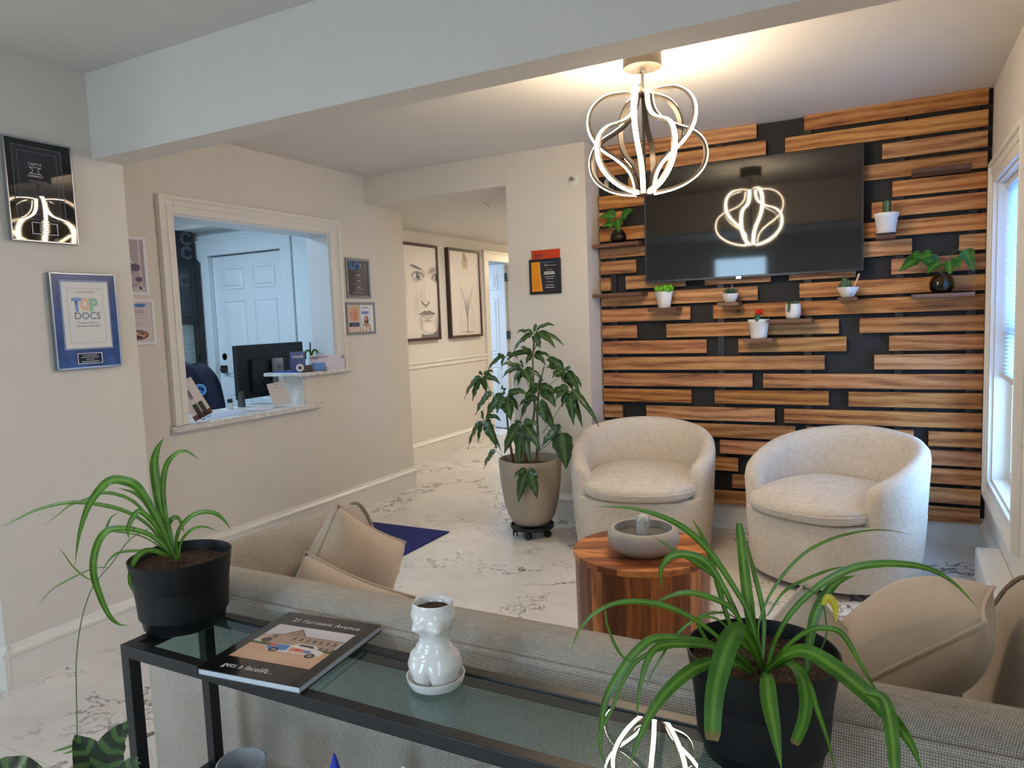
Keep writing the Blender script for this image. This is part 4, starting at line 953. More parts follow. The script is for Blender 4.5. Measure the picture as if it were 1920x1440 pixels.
# ================================================================ pots on the slat-wall shelves
def cactus(b, x, y, z, h, r, ribs=8):
    prof = [(r*.75*math.sin(PI*(.5+.5*0)), 0)]; prof = [(r*(.8+.2*math.sin(t*PI*.8))*(1 if t < .8 else math.sqrt(max(0.02, 1-((t-.8)/.2)**2))), h*t) for t in [i/12 for i in range(13)]]
    b.lathe(prof, ribs*4, (x, y, z), fn=lambda a, zz: 1+.13*math.cos(ribs*a)); return b
def pot(parent, x, prof, y=0, mat=None, n=40, soil_r=None, soil_z=None, fn=None):
    inner = [(r-.006, z) for r, z in prof[::-1] if z > .02]
    mk('pot', B().lathe(prof+inner, n, cap1=True, fn=fn), mat or M_ceramic_m, parent, True, loc=(x, y, 0), angle=50)
    mk('soil', B().lathe([(soil_r or prof[-1][0]-.008, 0), (.001, .004)], 24, cap0=False, cap1=False), M_soil, parent, loc=(x, y, soil_z or prof[-1][1]-.012))
def sq(a, z): return 1/max(abs(math.cos(a+PI/4))**4+abs(math.sin(a+PI/4))**4, 1e-6)**.25*.92
GP = 'potted succulents and cacti on the slat-wall shelves'
def small(name, label, cx, k, y=4.445): return thing(name, label, 'plant', (cx, y, S[k][2]+.0008), 0, GP)
def heart(parent, z):
    pts = [(0.017*math.sin(a)**3*.95, -.0005, z+.0135*math.cos(a)-.0045*math.cos(2*a)-.002*math.cos(3*a)) for a in [2*PI*i/28 for i in range(29)]]
    pts = [(x, y, zz) for x, y, zz in pts]
    mk('heart_relief', B().tube(pts, .0012, 5), plain('embossed grey line', (186, 184, 180), .4), parent)
# 1 jade succulent
p = small('succulent', 'bright green succulent in a square white pot, left end below the television', -1.255, 3)
pot(p, 0, [(.034, 0), (.036, .004), (.046, .075), (.052, .096), (.054, .10)], fn=sq)
b = B(); r = random.Random(3)
for i in range(34):
    a = r.uniform(0, 2*PI); rr = r.uniform(.0, .05); h = r.uniform(.002, .026); cx, cy = rr*math.cos(a)*1.15, rr*math.sin(a)*.7
    b.lathe([(.002, 0), (.011, .008), (.014, .018), (.010, .028), (.002, .032)], 8, (cx, cy, .095+h-.01))
mk('leaves', b, M_succ, p, True)
# 2 small pale succulent in small bowl
p = small('succulent', 'grey-green succulent with a thin marker stick in a small white bowl', -.853, 4)
pot(p, 0, [(.026, 0), (.036, .018), (.044, .046), (.045, .05)], fn=sq)
b = B()
for i in range(30):
    a = i*2.4; rr = .006+.0012*i; el = 1.2-.03*i
    tip = Vector((math.cos(a)*rr*1.3, math.sin(a)*rr, .05+.028*math.sin(el)+.01)); base = Vector((math.cos(a)*rr*.4, math.sin(a)*rr*.4, .05))
    b.tube([base, (base+tip)/2+Vector((0, 0, .002)), tip], [.004, .006, .001], 6)
mk('leaves', b, M_succd, p, True); mk('marker_stick', B().tube([(.01, 0, .05), (.012, 0, .105)], .0016, 6), M_paper, p)
# 3 red cactus in heart pot
def tall_pot(p): pot(p, 0, [(.045, 0), (.046, .003), (.048, .012), (.046, .014), (.056, .088), (.060, .092), (.062, .108), (.061, .112)], soil_z=.10)
p = small('cactus', 'red-topped grafted cactus in a white heart pot under the television', -.690, 5); tall_pot(p)
b = B(); cactus(b, 0, 0, .1, .042, .016, 4); mk('stem', b, M_succd, p, True)
b = B(); r = random.Random(5)
for i in range(16):
    a = r.uniform(0, 2*PI); rr = r.uniform(0, .02); b.lathe([(.001, 0), (.008, .004), (.010, .010), (.006, .016), (.001, .018)], 8, (rr*math.cos(a), rr*math.sin(a)*.8, .135+r.uniform(0, .022)))
mk('red_crown', b, plain('red cactus crown', (212, 44, 34), .5), p, True)
h = B(); heart(p, .06); p.children[-1].location = (0, -.053, 0)
# 4 rounded cup
p = small('succulent', 'trailing dark succulent in a rounded white cup planter', -.500, 6)
pot(p, 0, [(.030, 0), (.038, .006), (.042, .03), (.042, .07), (.040, .082), (.038, .086)])
b = B(); r = random.Random(8)
for i in range(26):
    a = r.uniform(0, 2*PI); rr = r.uniform(0, .032); b.tube([(rr*math.cos(a), rr*math.sin(a), .08), (rr*1.3*math.cos(a), rr*1.3*math.sin(a), .095+r.uniform(0, .012))], [.006, .001], 6)
for i in range(14):
    z = .083-.003*i; b.tube([(-.018, -.042, z), (-.018+.014*math.cos(i*2.2), -.050, z+.006*math.sin(i*2.2))], [.004, .0008], 6)
mk('leaves', b, M_succd, p, True)
# 5 square bowl with cactus and wooden pick
p = small('cactus', 'small dark cactus and wooden pick in an angular white bowl', -.213, 7)
pot(p, 0, [(.028, 0), (.034, .012), (.052, .050), (.053, .054)], fn=sq)
b = B()
for (x, h, r_) in ((-.016, .065, .016), (.002, .05, .013), (-.032, .035, .012)): cactus(b, x, 0, .045, h, r_, 6)
mk('cactus_body', b, M_succd, p, True); mk('wooden_pick', B().tube([(.028, 0, .05), (.048, 0, .10), (.056, 0, .125)], [.004, .005, .006], 8), plain('light wood', (222, 178, 130), .6), p)
# 6 heart pot right of tv
p = small('cactus', 'slim cactus in a white heart pot right of the television', -.026, 9); tall_pot(p)
b = B(); cactus(b, .002, 0, .1, .085, .019, 6); mk('cactus_body', b, M_succd, p, True); heart(p, .062); p.children[-1].location = (0, -.054, 0)
# 7, 8 vases with pothos leaves
def heartleaf(b, base, tip, w, up=.02, tw=0, vdir=None):
    base, tip = Vector(base), Vector(tip); mid = (base+tip)/2+Vector((0, 0, up)); leaf_strip(b, [base, (base+mid)/2+Vector((0, 0, up*.4)), mid, tip], w, 5, prof='heart', fold=.18, V=vdir, twist=tw); return b
def pothos(parent, leaves, neck):
    for (base, tip, w) in leaves:
        b = B(); V = Vector((.15, 1, -.35)); heartleaf(b, base, tip, w, .012, vdir=V); lf = mk('leaf', b, M_pothos, parent, True)
        s = B().tube(cr([neck, ((neck[0]+base[0])/2, (neck[1]+base[1])/2, max(neck[2], base[2])-.01), base], 5), .0018, 6); mk('stem', s, M_stem, parent, True)
p = thing('vase_plant', 'pothos cutting in a round smoked glass vase at the left edge of the slats', 'plant', (-1.545, 4.445, S[1][2]+.0008), 0, 'pothos cuttings in round vases')
vp = [(.020, .0), (.040, .006), (.052, .028), (.053, .044), (.044, .066), (.030, .080), (.032, .086)]
mk('vase', B().lathe(vp+[(r-.003, z) for r, z in vp[::-1] if z > .004]+[(.001, .006)], 32, cap0=True), M_vase, p, True)
mk('water', B().lathe([(.001, .0085), (.034, .010), (.0475, .030), (.0485, .044), (.044, .058), (.001, .0585)], 28, cap0=False, cap1=False), plain('brown water and roots', (58, 36, 26), .2, var=.5), p, True)
pothos(p, [((-.02, 0, .165), (-.118, -.02, .175), .085), ((-.03, -.01, .11), (-.098, -.04, .108), .06), ((.03, 0, .155), (.108, -.02, .20), .075), ((.005, -.02, .15), (.02, -.05, .060), .075)], (0, 0, .08))
p = thing('vase_plant', 'leafy pothos in an amber glass vase near the window', 'plant', (.236, 4.445, S[8][2]+.0008), 0, 'pothos cuttings in round vases')
vp2 = [(.024, .0), (.044, .006), (.058, .03), (.060, .05), (.050, .078), (.036, .094), (.038, .10)]
mk('vase', B().lathe(vp2+[(r-.003, z) for r, z in vp2[::-1] if z > .004]+[(.001, .006)], 32), M_vase2, p, True)
mk('water', B().lathe([(.001, .0085), (.036, .010), (.0525, .032), (.0545, .05), (.050, .06), (.001, .0605)], 28, cap0=False, cap1=False), plain('olive water', (140, 120, 44), .15, var=.4), p, True)
pothos(p, [((-.11, -.01, .185), (-.195, -.03, .125), .08), ((-.11, 0, .195), (-.14, .0, .212), .05), ((-.05, -.02, .205), (-.115, -.02, .165), .06), ((-.02, -.01, .15), (-.135, -.03, .20), .085), ((-.01, -.02, .155), (-.07, -.05, .105), .06), ((.03, -.01, .165), (.035, -.04, .095), .08), ((.06, 0, .185), (.075, -.03, .12), .055), ((.10, 0, .22), (.14, -.02, .105), .07)], (0, 0, .095))
# ================================================================ sofa
SX0, SX1 = -1.725, .335; SYB, SYF = 1.13, 1.95
so = thing('sofa', 'long taupe tweed sofa with its back to the glass console table', 'sofa', (0, 0, 0))
# back: rounded profile in (y, z)
bp = [(1.13, .10), (1.13, .40), (1.132, .60), (1.132, .715), (1.138, .735), (1.160, .750), (1.195, .757), (1.235, .750), (1.265, .725), (1.28, .68), (1.30, .58), (1.32, .40), (1.32, .12)]
rings = []
for x in (SX0+.02, SX0+.03, -1.3, -.7, -.2, SX1-.03, SX1-.02):
    e = .01 if x in (SX0+.02, SX1-.02) else 0
    rings.append([(x, y+(e if y < 1.2 else -e), z-(e if z > .5 else 0)) for y, z in bp])
mk('backrest', B().loft(rings), M_sofa, so, True, angle=60)
def arm(mir):
    """rolled, flared arm: section in (x, z) swept along y and closed with a rounded front"""
    xo = SX0 if mir > 0 else SX1
    sec = [(0, .10), (0, .35), (.0, .60), (.004, .675), (.014, .71), (.035, .730), (.065, .728), (.092, .700), (.115, .655), (.145, .56), (.17, .46), (.185, .38), (.185, .10)]
    rings = []
    for y, k, dz in ((1.15, 1, 0.014), (1.4, 1, .012), (1.7, 1, .004), (1.85, 1, -.002), (1.915, 1, -.008), (1.94, .985, -.014), (1.95, .95, -.022)):
        rings.append([(xo+mir*(.09+(x-.09)*k), y, (z+dz*min(1, z/.7) if z > .3 else z)) for x, z in sec])
    a = mk('armrest', B().loft(rings), M_sofa, so, True, angle=60)
    pts = [(xo+mir*x, 1.948, z-.012) for x, z in sec[1:-1]]
    mk('piping', B().tube(cr(pts, 4), .0055, 6), M_piping, a, True)
arm(1); arm(-1)
mk('seat_base', B().box((SX0+.17, 1.30, .10), (SX1-.17, 1.94, .22)), M_sofa, so, bevel=.015)
mid = (SX0+SX1)/2
def cushion_box(x0, x1, y0, y1, z0, z1, puff=.03, n=14):
    b = B(); rings = []
    cx, cy, cz = (x0+x1)/2, (y0+y1)/2, (z0+z1)/2; hx, hy, hz = (x1-x0)/2, (y1-y0)/2, (z1-z0)/2
    for s in (-1, 1):
        pass
    N = n; vs, fs = [], []
    def P(u, v, w):
        # superquadric style rounded box
        l = (abs(u)**8+abs(v)**8+abs(w)**8)**(1/8); u, v, w = u/l, v/l, w/l
        f = (1-u*u)*(1-v*v); return (cx+u*hx, cy+v*hy, cz+w*hz+(puff*f if w > .3 else 0))
    for ax in range(3):
        for s in (-1, 1):
            o = len(vs)
            for i in range(N+1):
                for j in range(N+1):
                    a, c = -1+2*i/N, -1+2*j/N; q = [0, 0, 0]; q[ax] = s; q[(ax+1) % 3] = a; q[(ax+2) % 3] = c; vs.append(P(*q))
            for i in range(N):
                for j in range(N): k = o+i*(N+1)+j; fs.append((k, k+1, k+N+2, k+N+1))
    b.add(vs, fs); return b
def weld(o):
    bm = bmesh.new(); bm.from_mesh(o.data); bmesh.ops.remove_doubles(bm, verts=bm.verts, dist=1e-5); bmesh.ops.recalc_face_normals(bm, faces=bm.faces); bm.to_mesh(o.data); bm.free()
    for p in o.data.polygons: p.use_smooth = True
for (a, c) in ((SX0+.19, mid-.003), (mid+.003, SX1-.19)):
    o = mk('seat_cushion', cushion_box(a, c, 1.325, 1.96, .22, .32), M_sofa, so, True); weld(o)
mk('piping', B().tube([(SX0+.02, 1.130, .722), (SX1-.02, 1.130, .722)], .0065, 8), M_sofa, so, True)
for x in (SX0+.08, SX1-.08):
    for y in (1.2, 1.88): mk('leg', B().lathe([(.02, 0), (.026, .10)], 16), M_walnut, so, loc=(x, y, 0))

def pillow(name, label, loc, rot, s=.46, th=.15, group=None):
    """square scatter cushion, corners pinched into points, piping round the seam"""
    o = thing(name, label, 'pillow', loc, rot=rot, group=group); N = 26; vs, fs = [], []
    r = random.Random(hash(label) % 99)
    ph = [len(label) % 7, (len(label)*3) % 5, 2]
    for sgn in (1, -1):
        base = len(vs)
        for i in range(N+1):
            for j in range(N+1):
                u, v = -1+2*i/N, -1+2*j/N
                k = 1-.10*(1-u*u)*abs(v)**2 if 0 else 1
                x = u*(1-.13*(1-v*v)**1*abs(u)**4)*s/2; y = v*(1-.13*(1-u*u)*abs(v)**4)*s/2
                # sides bow inwards between the corners
                x = u*s/2*(1-.07*(1-v*v)); y = v*s/2*(1-.07*(1-u*u))
                f = ((1-abs(u)**2.6)*(1-abs(v)**2.6)); f = max(f, 0)**.48
                z = sgn*(th/2*f + .010*f*math.sin(3*u+ph[0])*math.cos(2.5*v+ph[1]))
                vs.append((x, y, z))
        for i in range(N):
            for j in range(N): a = base+i*(N+1)+j; fs.append((a, a+1, a+N+2, a+N+1))
    b = B().add(vs, fs); c = mk('cushion_body', b, M_pillow, o, True); weld(c)
    ed = []
    M = 14
    for (u0, v0, u1, v1) in ((-1, -1, 1, -1), (1, -1, 1, 1), (1, 1, -1, 1), (-1, 1, -1, -1)):
        for k in range(M):
            u = u0+(u1-u0)*k/M; v = v0+(v1-v0)*k/M; ed.append((u*s/2*(1-.07*(1-v*v)), v*s/2*(1-.07*(1-u*u)), 0))
    ed.append(ed[0]); mk('piping', B().tube(ed, .0045, 6, caps=False), M_pillow, o, True)
    return o
R_ = math.radians
def basis(right, up):
    """rotation whose local x,y follow right,up"""
    x = Vector(right).normalized(); y = Vector(up); y = (y-x*y.dot(x)).normalized(); z = x.cross(y)
    return Matrix((x, y, z)).transposed().to_euler()
GPw = 'beige velvet scatter cushions on the sofa'
# left pair: diamond on its corner, second one lower in front
pillow('throw_pillow', 'beige cushion standing on edge in the left arm of the sofa', (-1.50, 1.675, .545), basis((-.02, .77, -.50), (.16, .40, .85)), .40, .20, GPw)
pillow('throw_pillow', 'beige cushion lying lower in front, beside the left arm of the sofa', (-1.35, 1.435, .485), basis((.97, .0, -.20), (.17, .42, .88)), .39, .18, GPw)
pillow('throw_pillow', 'beige cushion with a long piped edge against the right arm of the sofa', (.015, 1.585, .655), basis((.76, .0, .60), (-.08, .93, -.33)), .40, .21, GPw)
pillow('throw_pillow', 'beige cushion half hidden behind the right spider plant on the sofa', (-.13, 1.44, .565), basis((.72, .05, -.66), (.66, .25, .74)), .35, .16, GPw)

# ================================================================ armchairs
def armchair(label, loc, rz):
    o = thing('armchair', label, 'armchair', loc, rz, 'cream barrel armchairs'); RX, RY = .415, .405
    def ring(a, k, off=0):
        """plan position for angle a measured from the back (+y)"""
        x, y = math.sin(a), math.cos(a); e = 2.35
        l = (abs(x)**e+abs(y)**e)**(1/e); return Vector(((RX*k-off)*x/l, (RY*k-off)*y/l, 0))
    def hgt(a):
        a = abs(a); t = min(1, a/R_(133)); return .712-.185*t**1.75
    # base drum
    prof = [(.905, .035), (.925, .06), (.955, .2), (.975, .33), (.97, .345), (.94, .35)]
    b = B(); n = 72; rings = []
    for k, z in prof: rings.append([ring(2*PI*i/n, k)+Vector((0, 0, z)) for i in range(n)])
    mk('base', b.loft(rings), M_chair, o, True, angle=60)
    # shell
    rings = []; A = R_(133); m = 60
    for i in range(m+1):
        a = -A+2*A*i/m; h = hgt(a); th = .088
        def kk(z): return .955+.06*min(1, (z-.2)/.5)
        edge = min(1, (m-abs(2*i-m))/2/2.2); e = 1-(1-min(1, edge))**2*1; sh = (1-math.sqrt(max(0, 1-(1-min(1, edge))**2)))
        po = ring(a, kk(.2)); q = []
        T = (ring(a+.01, 1)-ring(a-.01, 1)).normalized()
        cut = th/2*sh*.72
        for (off, z) in ((0+cut, .20), (0+cut, .40), (cut, h-.06), (.006+cut, h-.028), (.024+cut*.6, h-.006), (th/2, h), (th-.024-cut*.6, h-.008), (th-.006-cut, h-.030), (th+.002-cut, h-.07), (th+.006-cut, .46), (th+.006-cut, .36), (th-cut, .25)):
            p = ring(a, kk(z), off); p.z = z-(.03*sh if z > h-.05 else 0); q.append(p)
        rings.append(q)
    mk('barrel_back', B().loft(rings), M_chair, o, True, angle=70)
    # vertical seams inside the back
    for a in (R_(-42), R_(42)):
        pts = []
        for z in [.44+.02*i for i in range(12)]:
            if z < hgt(a)-.03: p = ring(a, .955+.06*min(1, (z-.2)/.5), .0905); p.z = z; pts.append(p)
        mk('seam', B().tube(pts, .0012, 5), M_chair, o)
    # seat cushion
    N = 26; vs, fs = [], []
    def P(u, v, w):
        l = (abs(u)**3.2+abs(v)**3.2+abs(w)**3.2)**(1/3.2); u, v, w = u/l, v/l, w/l
        wd = .318-.03*max(0, v)**2+.0*v; x = u*wd; y = -.055+v*.345
        if v < 0: y -= .030*(1-u*u)*v*v
        z = .395+w*.062+(.030*(1-u*u)*(1-v*v) if w > 0 else 0); return (x, y, z)
    for ax in range(3):
        for s in (-1, 1):
            of = len(vs)
            for i in range(N+1):
                for j in range(N+1):
                    a, c = -1+2*i/N, -1+2*j/N; q = [0, 0, 0]; q[ax] = s; q[(ax+1) % 3] = a; q[(ax+2) % 3] = c; vs.append(P(*q))
            for i in range(N):
                for j in range(N): k = of+i*(N+1)+j; fs.append((k, k+1, k+N+2, k+N+1))
    c = mk('seat_cushion', B().add(vs, fs), M_chair, o, True); weld(c)
    b = B(); pp = [P(math.sin(a)*1.0, math.cos(a)*1.0, .02) for a in [2*PI*i/80 for i in range(81)]]
    mk('piping', B().tube([(x*1.003, y*1.003, z) for x, y, z in pp], .0032, 5, caps=False), M_chair, c, True)
    mk('swivel_base', B().lathe([(.30, 0), (.30, .034)], 40), M_black, o, loc=(0, .0, 0))
    return o
armchair('cream barrel armchair on the left, beside the big planter', (-1.275, 3.985, 0), R_(13))
armchair('cream barrel armchair on the right, near the window', (-.25, 3.90, 0), R_(-24))

# ================================================================ wooden drum table and fountain bowl
DT = (-.845, 2.615); DR, DH = .262, .45
dt = thing('drum_side_table', 'round acacia drum side table in front of the armchairs', 'side table', (DT[0], DT[1], 0))
r = random.Random(11); ns = 22
def tint(): return r.choice([(1.3, 1.2, 1.05), (.42, .32, .30), (1.0, .82, .7), (.62, .46, .42), (1.45, 1.35, 1.15), (.85, .7, .6), (.5, .38, .36)])
ang = [0]
while ang[-1] < 2*PI-.18: ang.append(ang[-1]+r.uniform(.2, .36))
ang[-1] = 2*PI
for i in range(len(ang)-1):
    b = B(); a0, a1 = ang[i], ang[i+1]; k = max(3, int((a1-a0)/.06)); tn = tint(); vs, fs = [], []
    for j in range(k+1):
        a = a0+(a1-a0)*j/k
        for (rr, z) in ((DR*.965, .005), (DR*.985, DH-.022), (DR*.93, DH-.022), (DR*.91, .005)): vs.append((rr*math.cos(a), rr*math.sin(a), z))
    for j in range(k):
        for q in range(4): p0, p1 = j*4+q, j*4+(q+1) % 4; fs.append((p0, p1, p1+4, p0+4))
    fs += [(0, 3, 2, 1), (k*4, k*4+1, k*4+2, k*4+3)]; b.add(vs, fs, tn); mk('stave', b, M_acacia, dt, bevel=.0008, bseg=1)
# top made of parallel planks cut to a circle
ys = [-DR]
while ys[-1] < DR: ys.append(min(DR, ys[-1]+r.uniform(.032, .062)))
if DR-ys[-2] < .02: ys.pop(-2)
def topplank(y0, y1, rot):
    poly = []
    n = 10
    for j in range(n+1): y = y0+(y1-y0)*j/n; poly.append((math.sqrt(max(0, DR*DR-y*y)), y))
    for j in range(n, -1, -1): y = y0+(y1-y0)*j/n; poly.append((-math.sqrt(max(0, DR*DR-y*y)), y))
    ca, sa = math.cos(rot), math.sin(rot); poly = [(x*ca-y*sa, x*sa+y*ca) for x, y in poly]
    out = []
    for p in poly:
        if not out or (Vector(p)-Vector(out[-1])).length > 1e-5: out.append(p)
    if (Vector(out[0])-Vector(out[-1])).length < 1e-5: out.pop()
    return out
t = M_acacia.copy(); t.name = 'acacia top'
for n in t.node_tree.nodes:
    if n.type == 'MAPPING': s = n.inputs['Scale'].default_value; n.inputs['Scale'].default_value = (s[2], s[0], s[0]); n.inputs['Rotation'].default_value = (0, 0, -R_(28))
M_actop = t
for i in range(len(ys)-1):
    b = B().prism(topplank(ys[i], ys[i+1], R_(28)), DH-.022, DH, 'z'); tn = tint(); b.c = [tn]*len(b.v); mk('top_plank', b, M_actop, dt)
ft = thing('tabletop_fountain', 'grey concrete bowl fountain with water jet on the drum table', 'fountain', (-.825, 2.575, DH+.0005))
pr = [(.075, 0), (.10, .006), (.128, .03), (.136, .055), (.132, .078), (.120, .094), (.114, .098), (.108, .096), (.112, .080), (.112, .050), (.10, .034), (.001, .032)]
mk('bowl', B().lathe(pr, 48, cap1=False), M_concrete, ft, True, angle=60)
M_water = plain('water', (226, 226, 224), .12, var=.1, Transmission_Weight=.25, IOR=1.33); mk('water_surface', B().lathe([(.001, .066), (.111, .066)], 40, cap0=False, cap1=False), plain('bowl water', (110, 108, 104), .08), ft)
r2 = random.Random(4)
mk('water_jet', B().lathe([(.020, .066), (.024, .075), (.022, .10), (.025, .125), (.020, .140), (.010, .147), (.001, .149)], 22, cap1=False, fn=lambda a, z: 1+.16*math.sin(5*a+z*90)+.08*math.sin(9*a-z*200)), M_water, ft, True)

# ================================================================ console table (black metal and glass)
TZ, TX0, TX1, TY0, TY1 = .72, -1.385, -.105, .865, 1.072
ct = thing('console_table', 'narrow black metal console table with a glass top behind the sofa', 'table', (0, 0, 0))
f = .025
b = B().box((TX0, TY0, TZ-f), (TX1, TY0+f, TZ)).box((TX0, TY1-f, TZ-f), (TX1, TY1, TZ)).box((TX0, TY0, TZ-f), (TX0+f, TY1, TZ)).box((TX1-f, TY0, TZ-f), (TX1, TY1, TZ))
mk('top_frame', b, M_black, ct, bevel=.0015)
for x in (TX0, TX1-f):
    for y in (TY0, TY1-f): mk('leg', B().box((x, y, 0), (x+f, y+f, TZ-f)), M_black, ct, bevel=.0015)
mk('glass_top', B().box((TX0+f, TY0+f, TZ-.009), (TX1-f, TY1-f, TZ-.003)), M_pane, ct)
SZ = .36
b = B().box((TX0+f, TY0, SZ-f), (TX1-f, TY0+f, SZ)).box((TX0+f, TY1-f, SZ-f), (TX1-f, TY1, SZ)).box((TX0, TY0+f, SZ-f), (TX0+f, TY1-f, SZ)).box((TX1-f, TY0+f, SZ-f), (TX1, TY1-f, SZ))
mk('shelf_frame', b, M_black, ct, bevel=.0015)
mk('glass_shelf', B().box((TX0+f, TY0+f, SZ-.006), (TX1-f, TY1-f, SZ-.001)), M_pane, ct)
# magazine
mg = thing('photo_book', 'black hardcover photo book titled 21 Fairmont Avenue on the console table', 'book', (0, 0, 0))
P0, P1, P2, P3 = [at_z(u, v, TZ+.015) for u, v in ((367, 1252), (553, 1290), (706, 1173), (533, 1150))]   # bl br tr tl
ux = (P1-P0); uy = (P3-P0); ang_ = math.atan2(ux.y, ux.x); W = .232; H = .262
mg.location = (P0.x, P0.y, TZ+.0006); mg.rotation_euler = (0, 0, math.atan2((P2-P3+ux).y, (P2-P3+ux).x))
M_cover = plain('black glossy cover', (20, 19, 20), .12, Coat_Weight=.5)
mk('pages', B().box((.003, .003, .0018), (W-.003, H-.003, .0128)), plain('page edges', (196, 204, 214), .6, bump=.3, bscale=900), mg)
cv = mk('cover', B().box((0, 0, 0), (W, H, .0018)).box((0, 0, .0128), (W, H, .0146)).box((-.001, 0, 0), (.002, H, .0146)), M_cover, mg, bevel=.0006)
A = Art(150, 120, (206, 200, 204)); A.rect(0, 0, 1, .42, (208, 164, 136)); A.ell(.5, .15, .6, .2, (222, 184, 158), .6, soft=1); A.ell(.7, 1.0, .5, .2, (232, 226, 230), .7, soft=1)
A.poly([(.1, .42), (.1, .70), (.22, .74), (.28, .84), (.36, .92), (.50, .74), (.98, .74), (.98, .42)], (176, 148, 130)); A.poly([(.22, .73), (.35, .94), (.5, .74)], (160, 132, 116)); A.line([(.1, .70), (.24, .74), (.36, .93), (.5, .75), (1, .75)], .008, (110, 92, 86)); A.rect(0, .50, .1, .68, (188, 168, 152))
for i in range(7): A.rect(.40+i*.085, .62, .435+i*.085, .70, (96, 84, 90)); A.rect(.52+i*.075, .46, .55+i*.075, .54, (96, 84, 90))
A.rect(.14, .62, .20, .68, (96, 84, 90)); A.ell(.13, .53, .06, .07, (84, 66, 58)); A.rect(0, .40, .35, .455, (84, 98, 62)); A.rect(.86, .42, 1, .48, (84, 98, 62))
A.poly([(.24, .36), (.25, .45), (.45, .49), (.50, .49), (.54, .56), (.76, .56), (.82, .47), (.92, .43), (.93, .32), (.28, .28)], (226, 220, 216)); A.poly([(.24, .36), (.25, .45), (.48, .48), (.50, .34), (.3, .29)], (84, 128, 196)); A.ell(.29, .42, .045, .035, (206, 92, 88)); A.poly([(.52, .44), (.70, .42), (.72, .34), (.52, .33)], (220, 140, 104)); A.ell(.74, .38, .05, .04, (92, 132, 190)); A.ell(.62, .40, .05, .03, (206, 92, 88)); A.poly([(.55, .50), (.57, .54), (.73, .54), (.78, .48)], (70, 70, 80))
for x, y in ((.36, .315), (.82, .30)): A.ell(x, y, .055, .062, (40, 38, 42)); A.ell(x, y, .03, .034, (150, 140, 138))
art_obj('cover_photo', A, W*.80, H*.56, cv, (W*.10, H*.22, .01485), M_printgloss, flat=True)
text('lettering', '21 Fairmont Avenue', .0205, M_inkw, cv, (W*.52, H*.875, .0150), rot=(0, 0, 0), xs=.98); text('lettering', 'gets a facelift...', .0205, M_inkw, cv, (W*.42, H*.105, .0150), rot=(0, 0, 0), xs=.95)

# torso vase
tc = at_z(818, 1281, TZ)
tv_ = thing('torso_vase', 'small white ceramic torso vase with soil on the console table', 'vase', (tc.x, tc.y, TZ+.005), .25)
def torso():
    b = B(); n = 56; prof = [(0, .030), (.004, .034), (.015, .038), (.035, .0405), (.055, .037), (.072, .029), (.085, .0245), (.095, .0245), (.108, .029), (.120, .033), (.135, .034), (.150, .033), (.160, .033)]
    def interp(z):
        for (z0, r0), (z1, r1) in zip(prof[:-1], prof[1:]):
            if z <= z1: t = (z-z0)/(z1-z0); t = t*t*(3-2*t); return r0+(r1-r0)*t
        return prof[-1][1]
    def rad(a, z):
        r0 = interp(z); x, y = math.cos(a), math.sin(a)
        r0 *= 1+.10*math.cos(2*a)*(1 if z < .09 else .8)             # wider than deep
        def bump_(a0, z0, wa, wz, h):
            d = (a-a0+PI) % (2*PI)-PI; return h*math.exp(-(d/wa)**2-((z-z0)/wz)**2)
        r0 += bump_(-PI/2-.52, .120, .34, .013, .0135)+bump_(-PI/2+.52, .120, .34, .013, .0135)       # bust, facing the camera side
        r0 += bump_(-PI/2-.5, .022, .45, .022, .006)+bump_(-PI/2+.5, .022, .45, .022, .006)-bump_(-PI/2, .012, .10, .022, .010)  # thighs with crease
        r0 += bump_(0, .045, .7, .025, .005)+bump_(PI, .045, .7, .025, .005)
        r0 += bump_(PI/2-.5, .035, .45, .024, .008)+bump_(PI/2+.5, .035, .45, .024, .008)-bump_(PI/2, .03, .12, .03, .008)
        r0 += bump_(0, .138, .45, .012, .004)+bump_(PI, .138, .45, .012, .004)
        return r0
    zs = [i*.160/56 for i in range(57)]; rings = [[(rad(2*PI*k/n, z)*math.cos(2*PI*k/n), rad(2*PI*k/n, z)*math.sin(2*PI*k/n), z) for k in range(n)] for z in zs]
    top = rings[-1]
    rings.append([(x*.95, y*.95, .1625) for x, y, z in top]); rings.append([(x*.88, y*.88, .161) for x, y, z in top]); rings.append([(x*.86, y*.86, .14) for x, y, z in top])
    return b.loft(rings)
mk('torso_body', torso(), M_ceramic, tv_, True, angle=80)
tv_.scale = (1, 1, .88)
mk('soil', B().lathe([(.029, 0), (.02, .003), (.001, .006)], 20, cap0=False, cap1=False, fn=lambda a, z: 1+.05*math.sin(7*a)), M_soil, tv_, loc=(0, 0, .149))
sc_ = mk('saucer', B().lathe([(.036, -.004), (.046, -.002), (.051, .010), (.0515, .016), (.049, .016), (.045, .004), (.001, .002)], 44, cap1=False), M_ceramic, tv_, True, label='round white saucer')

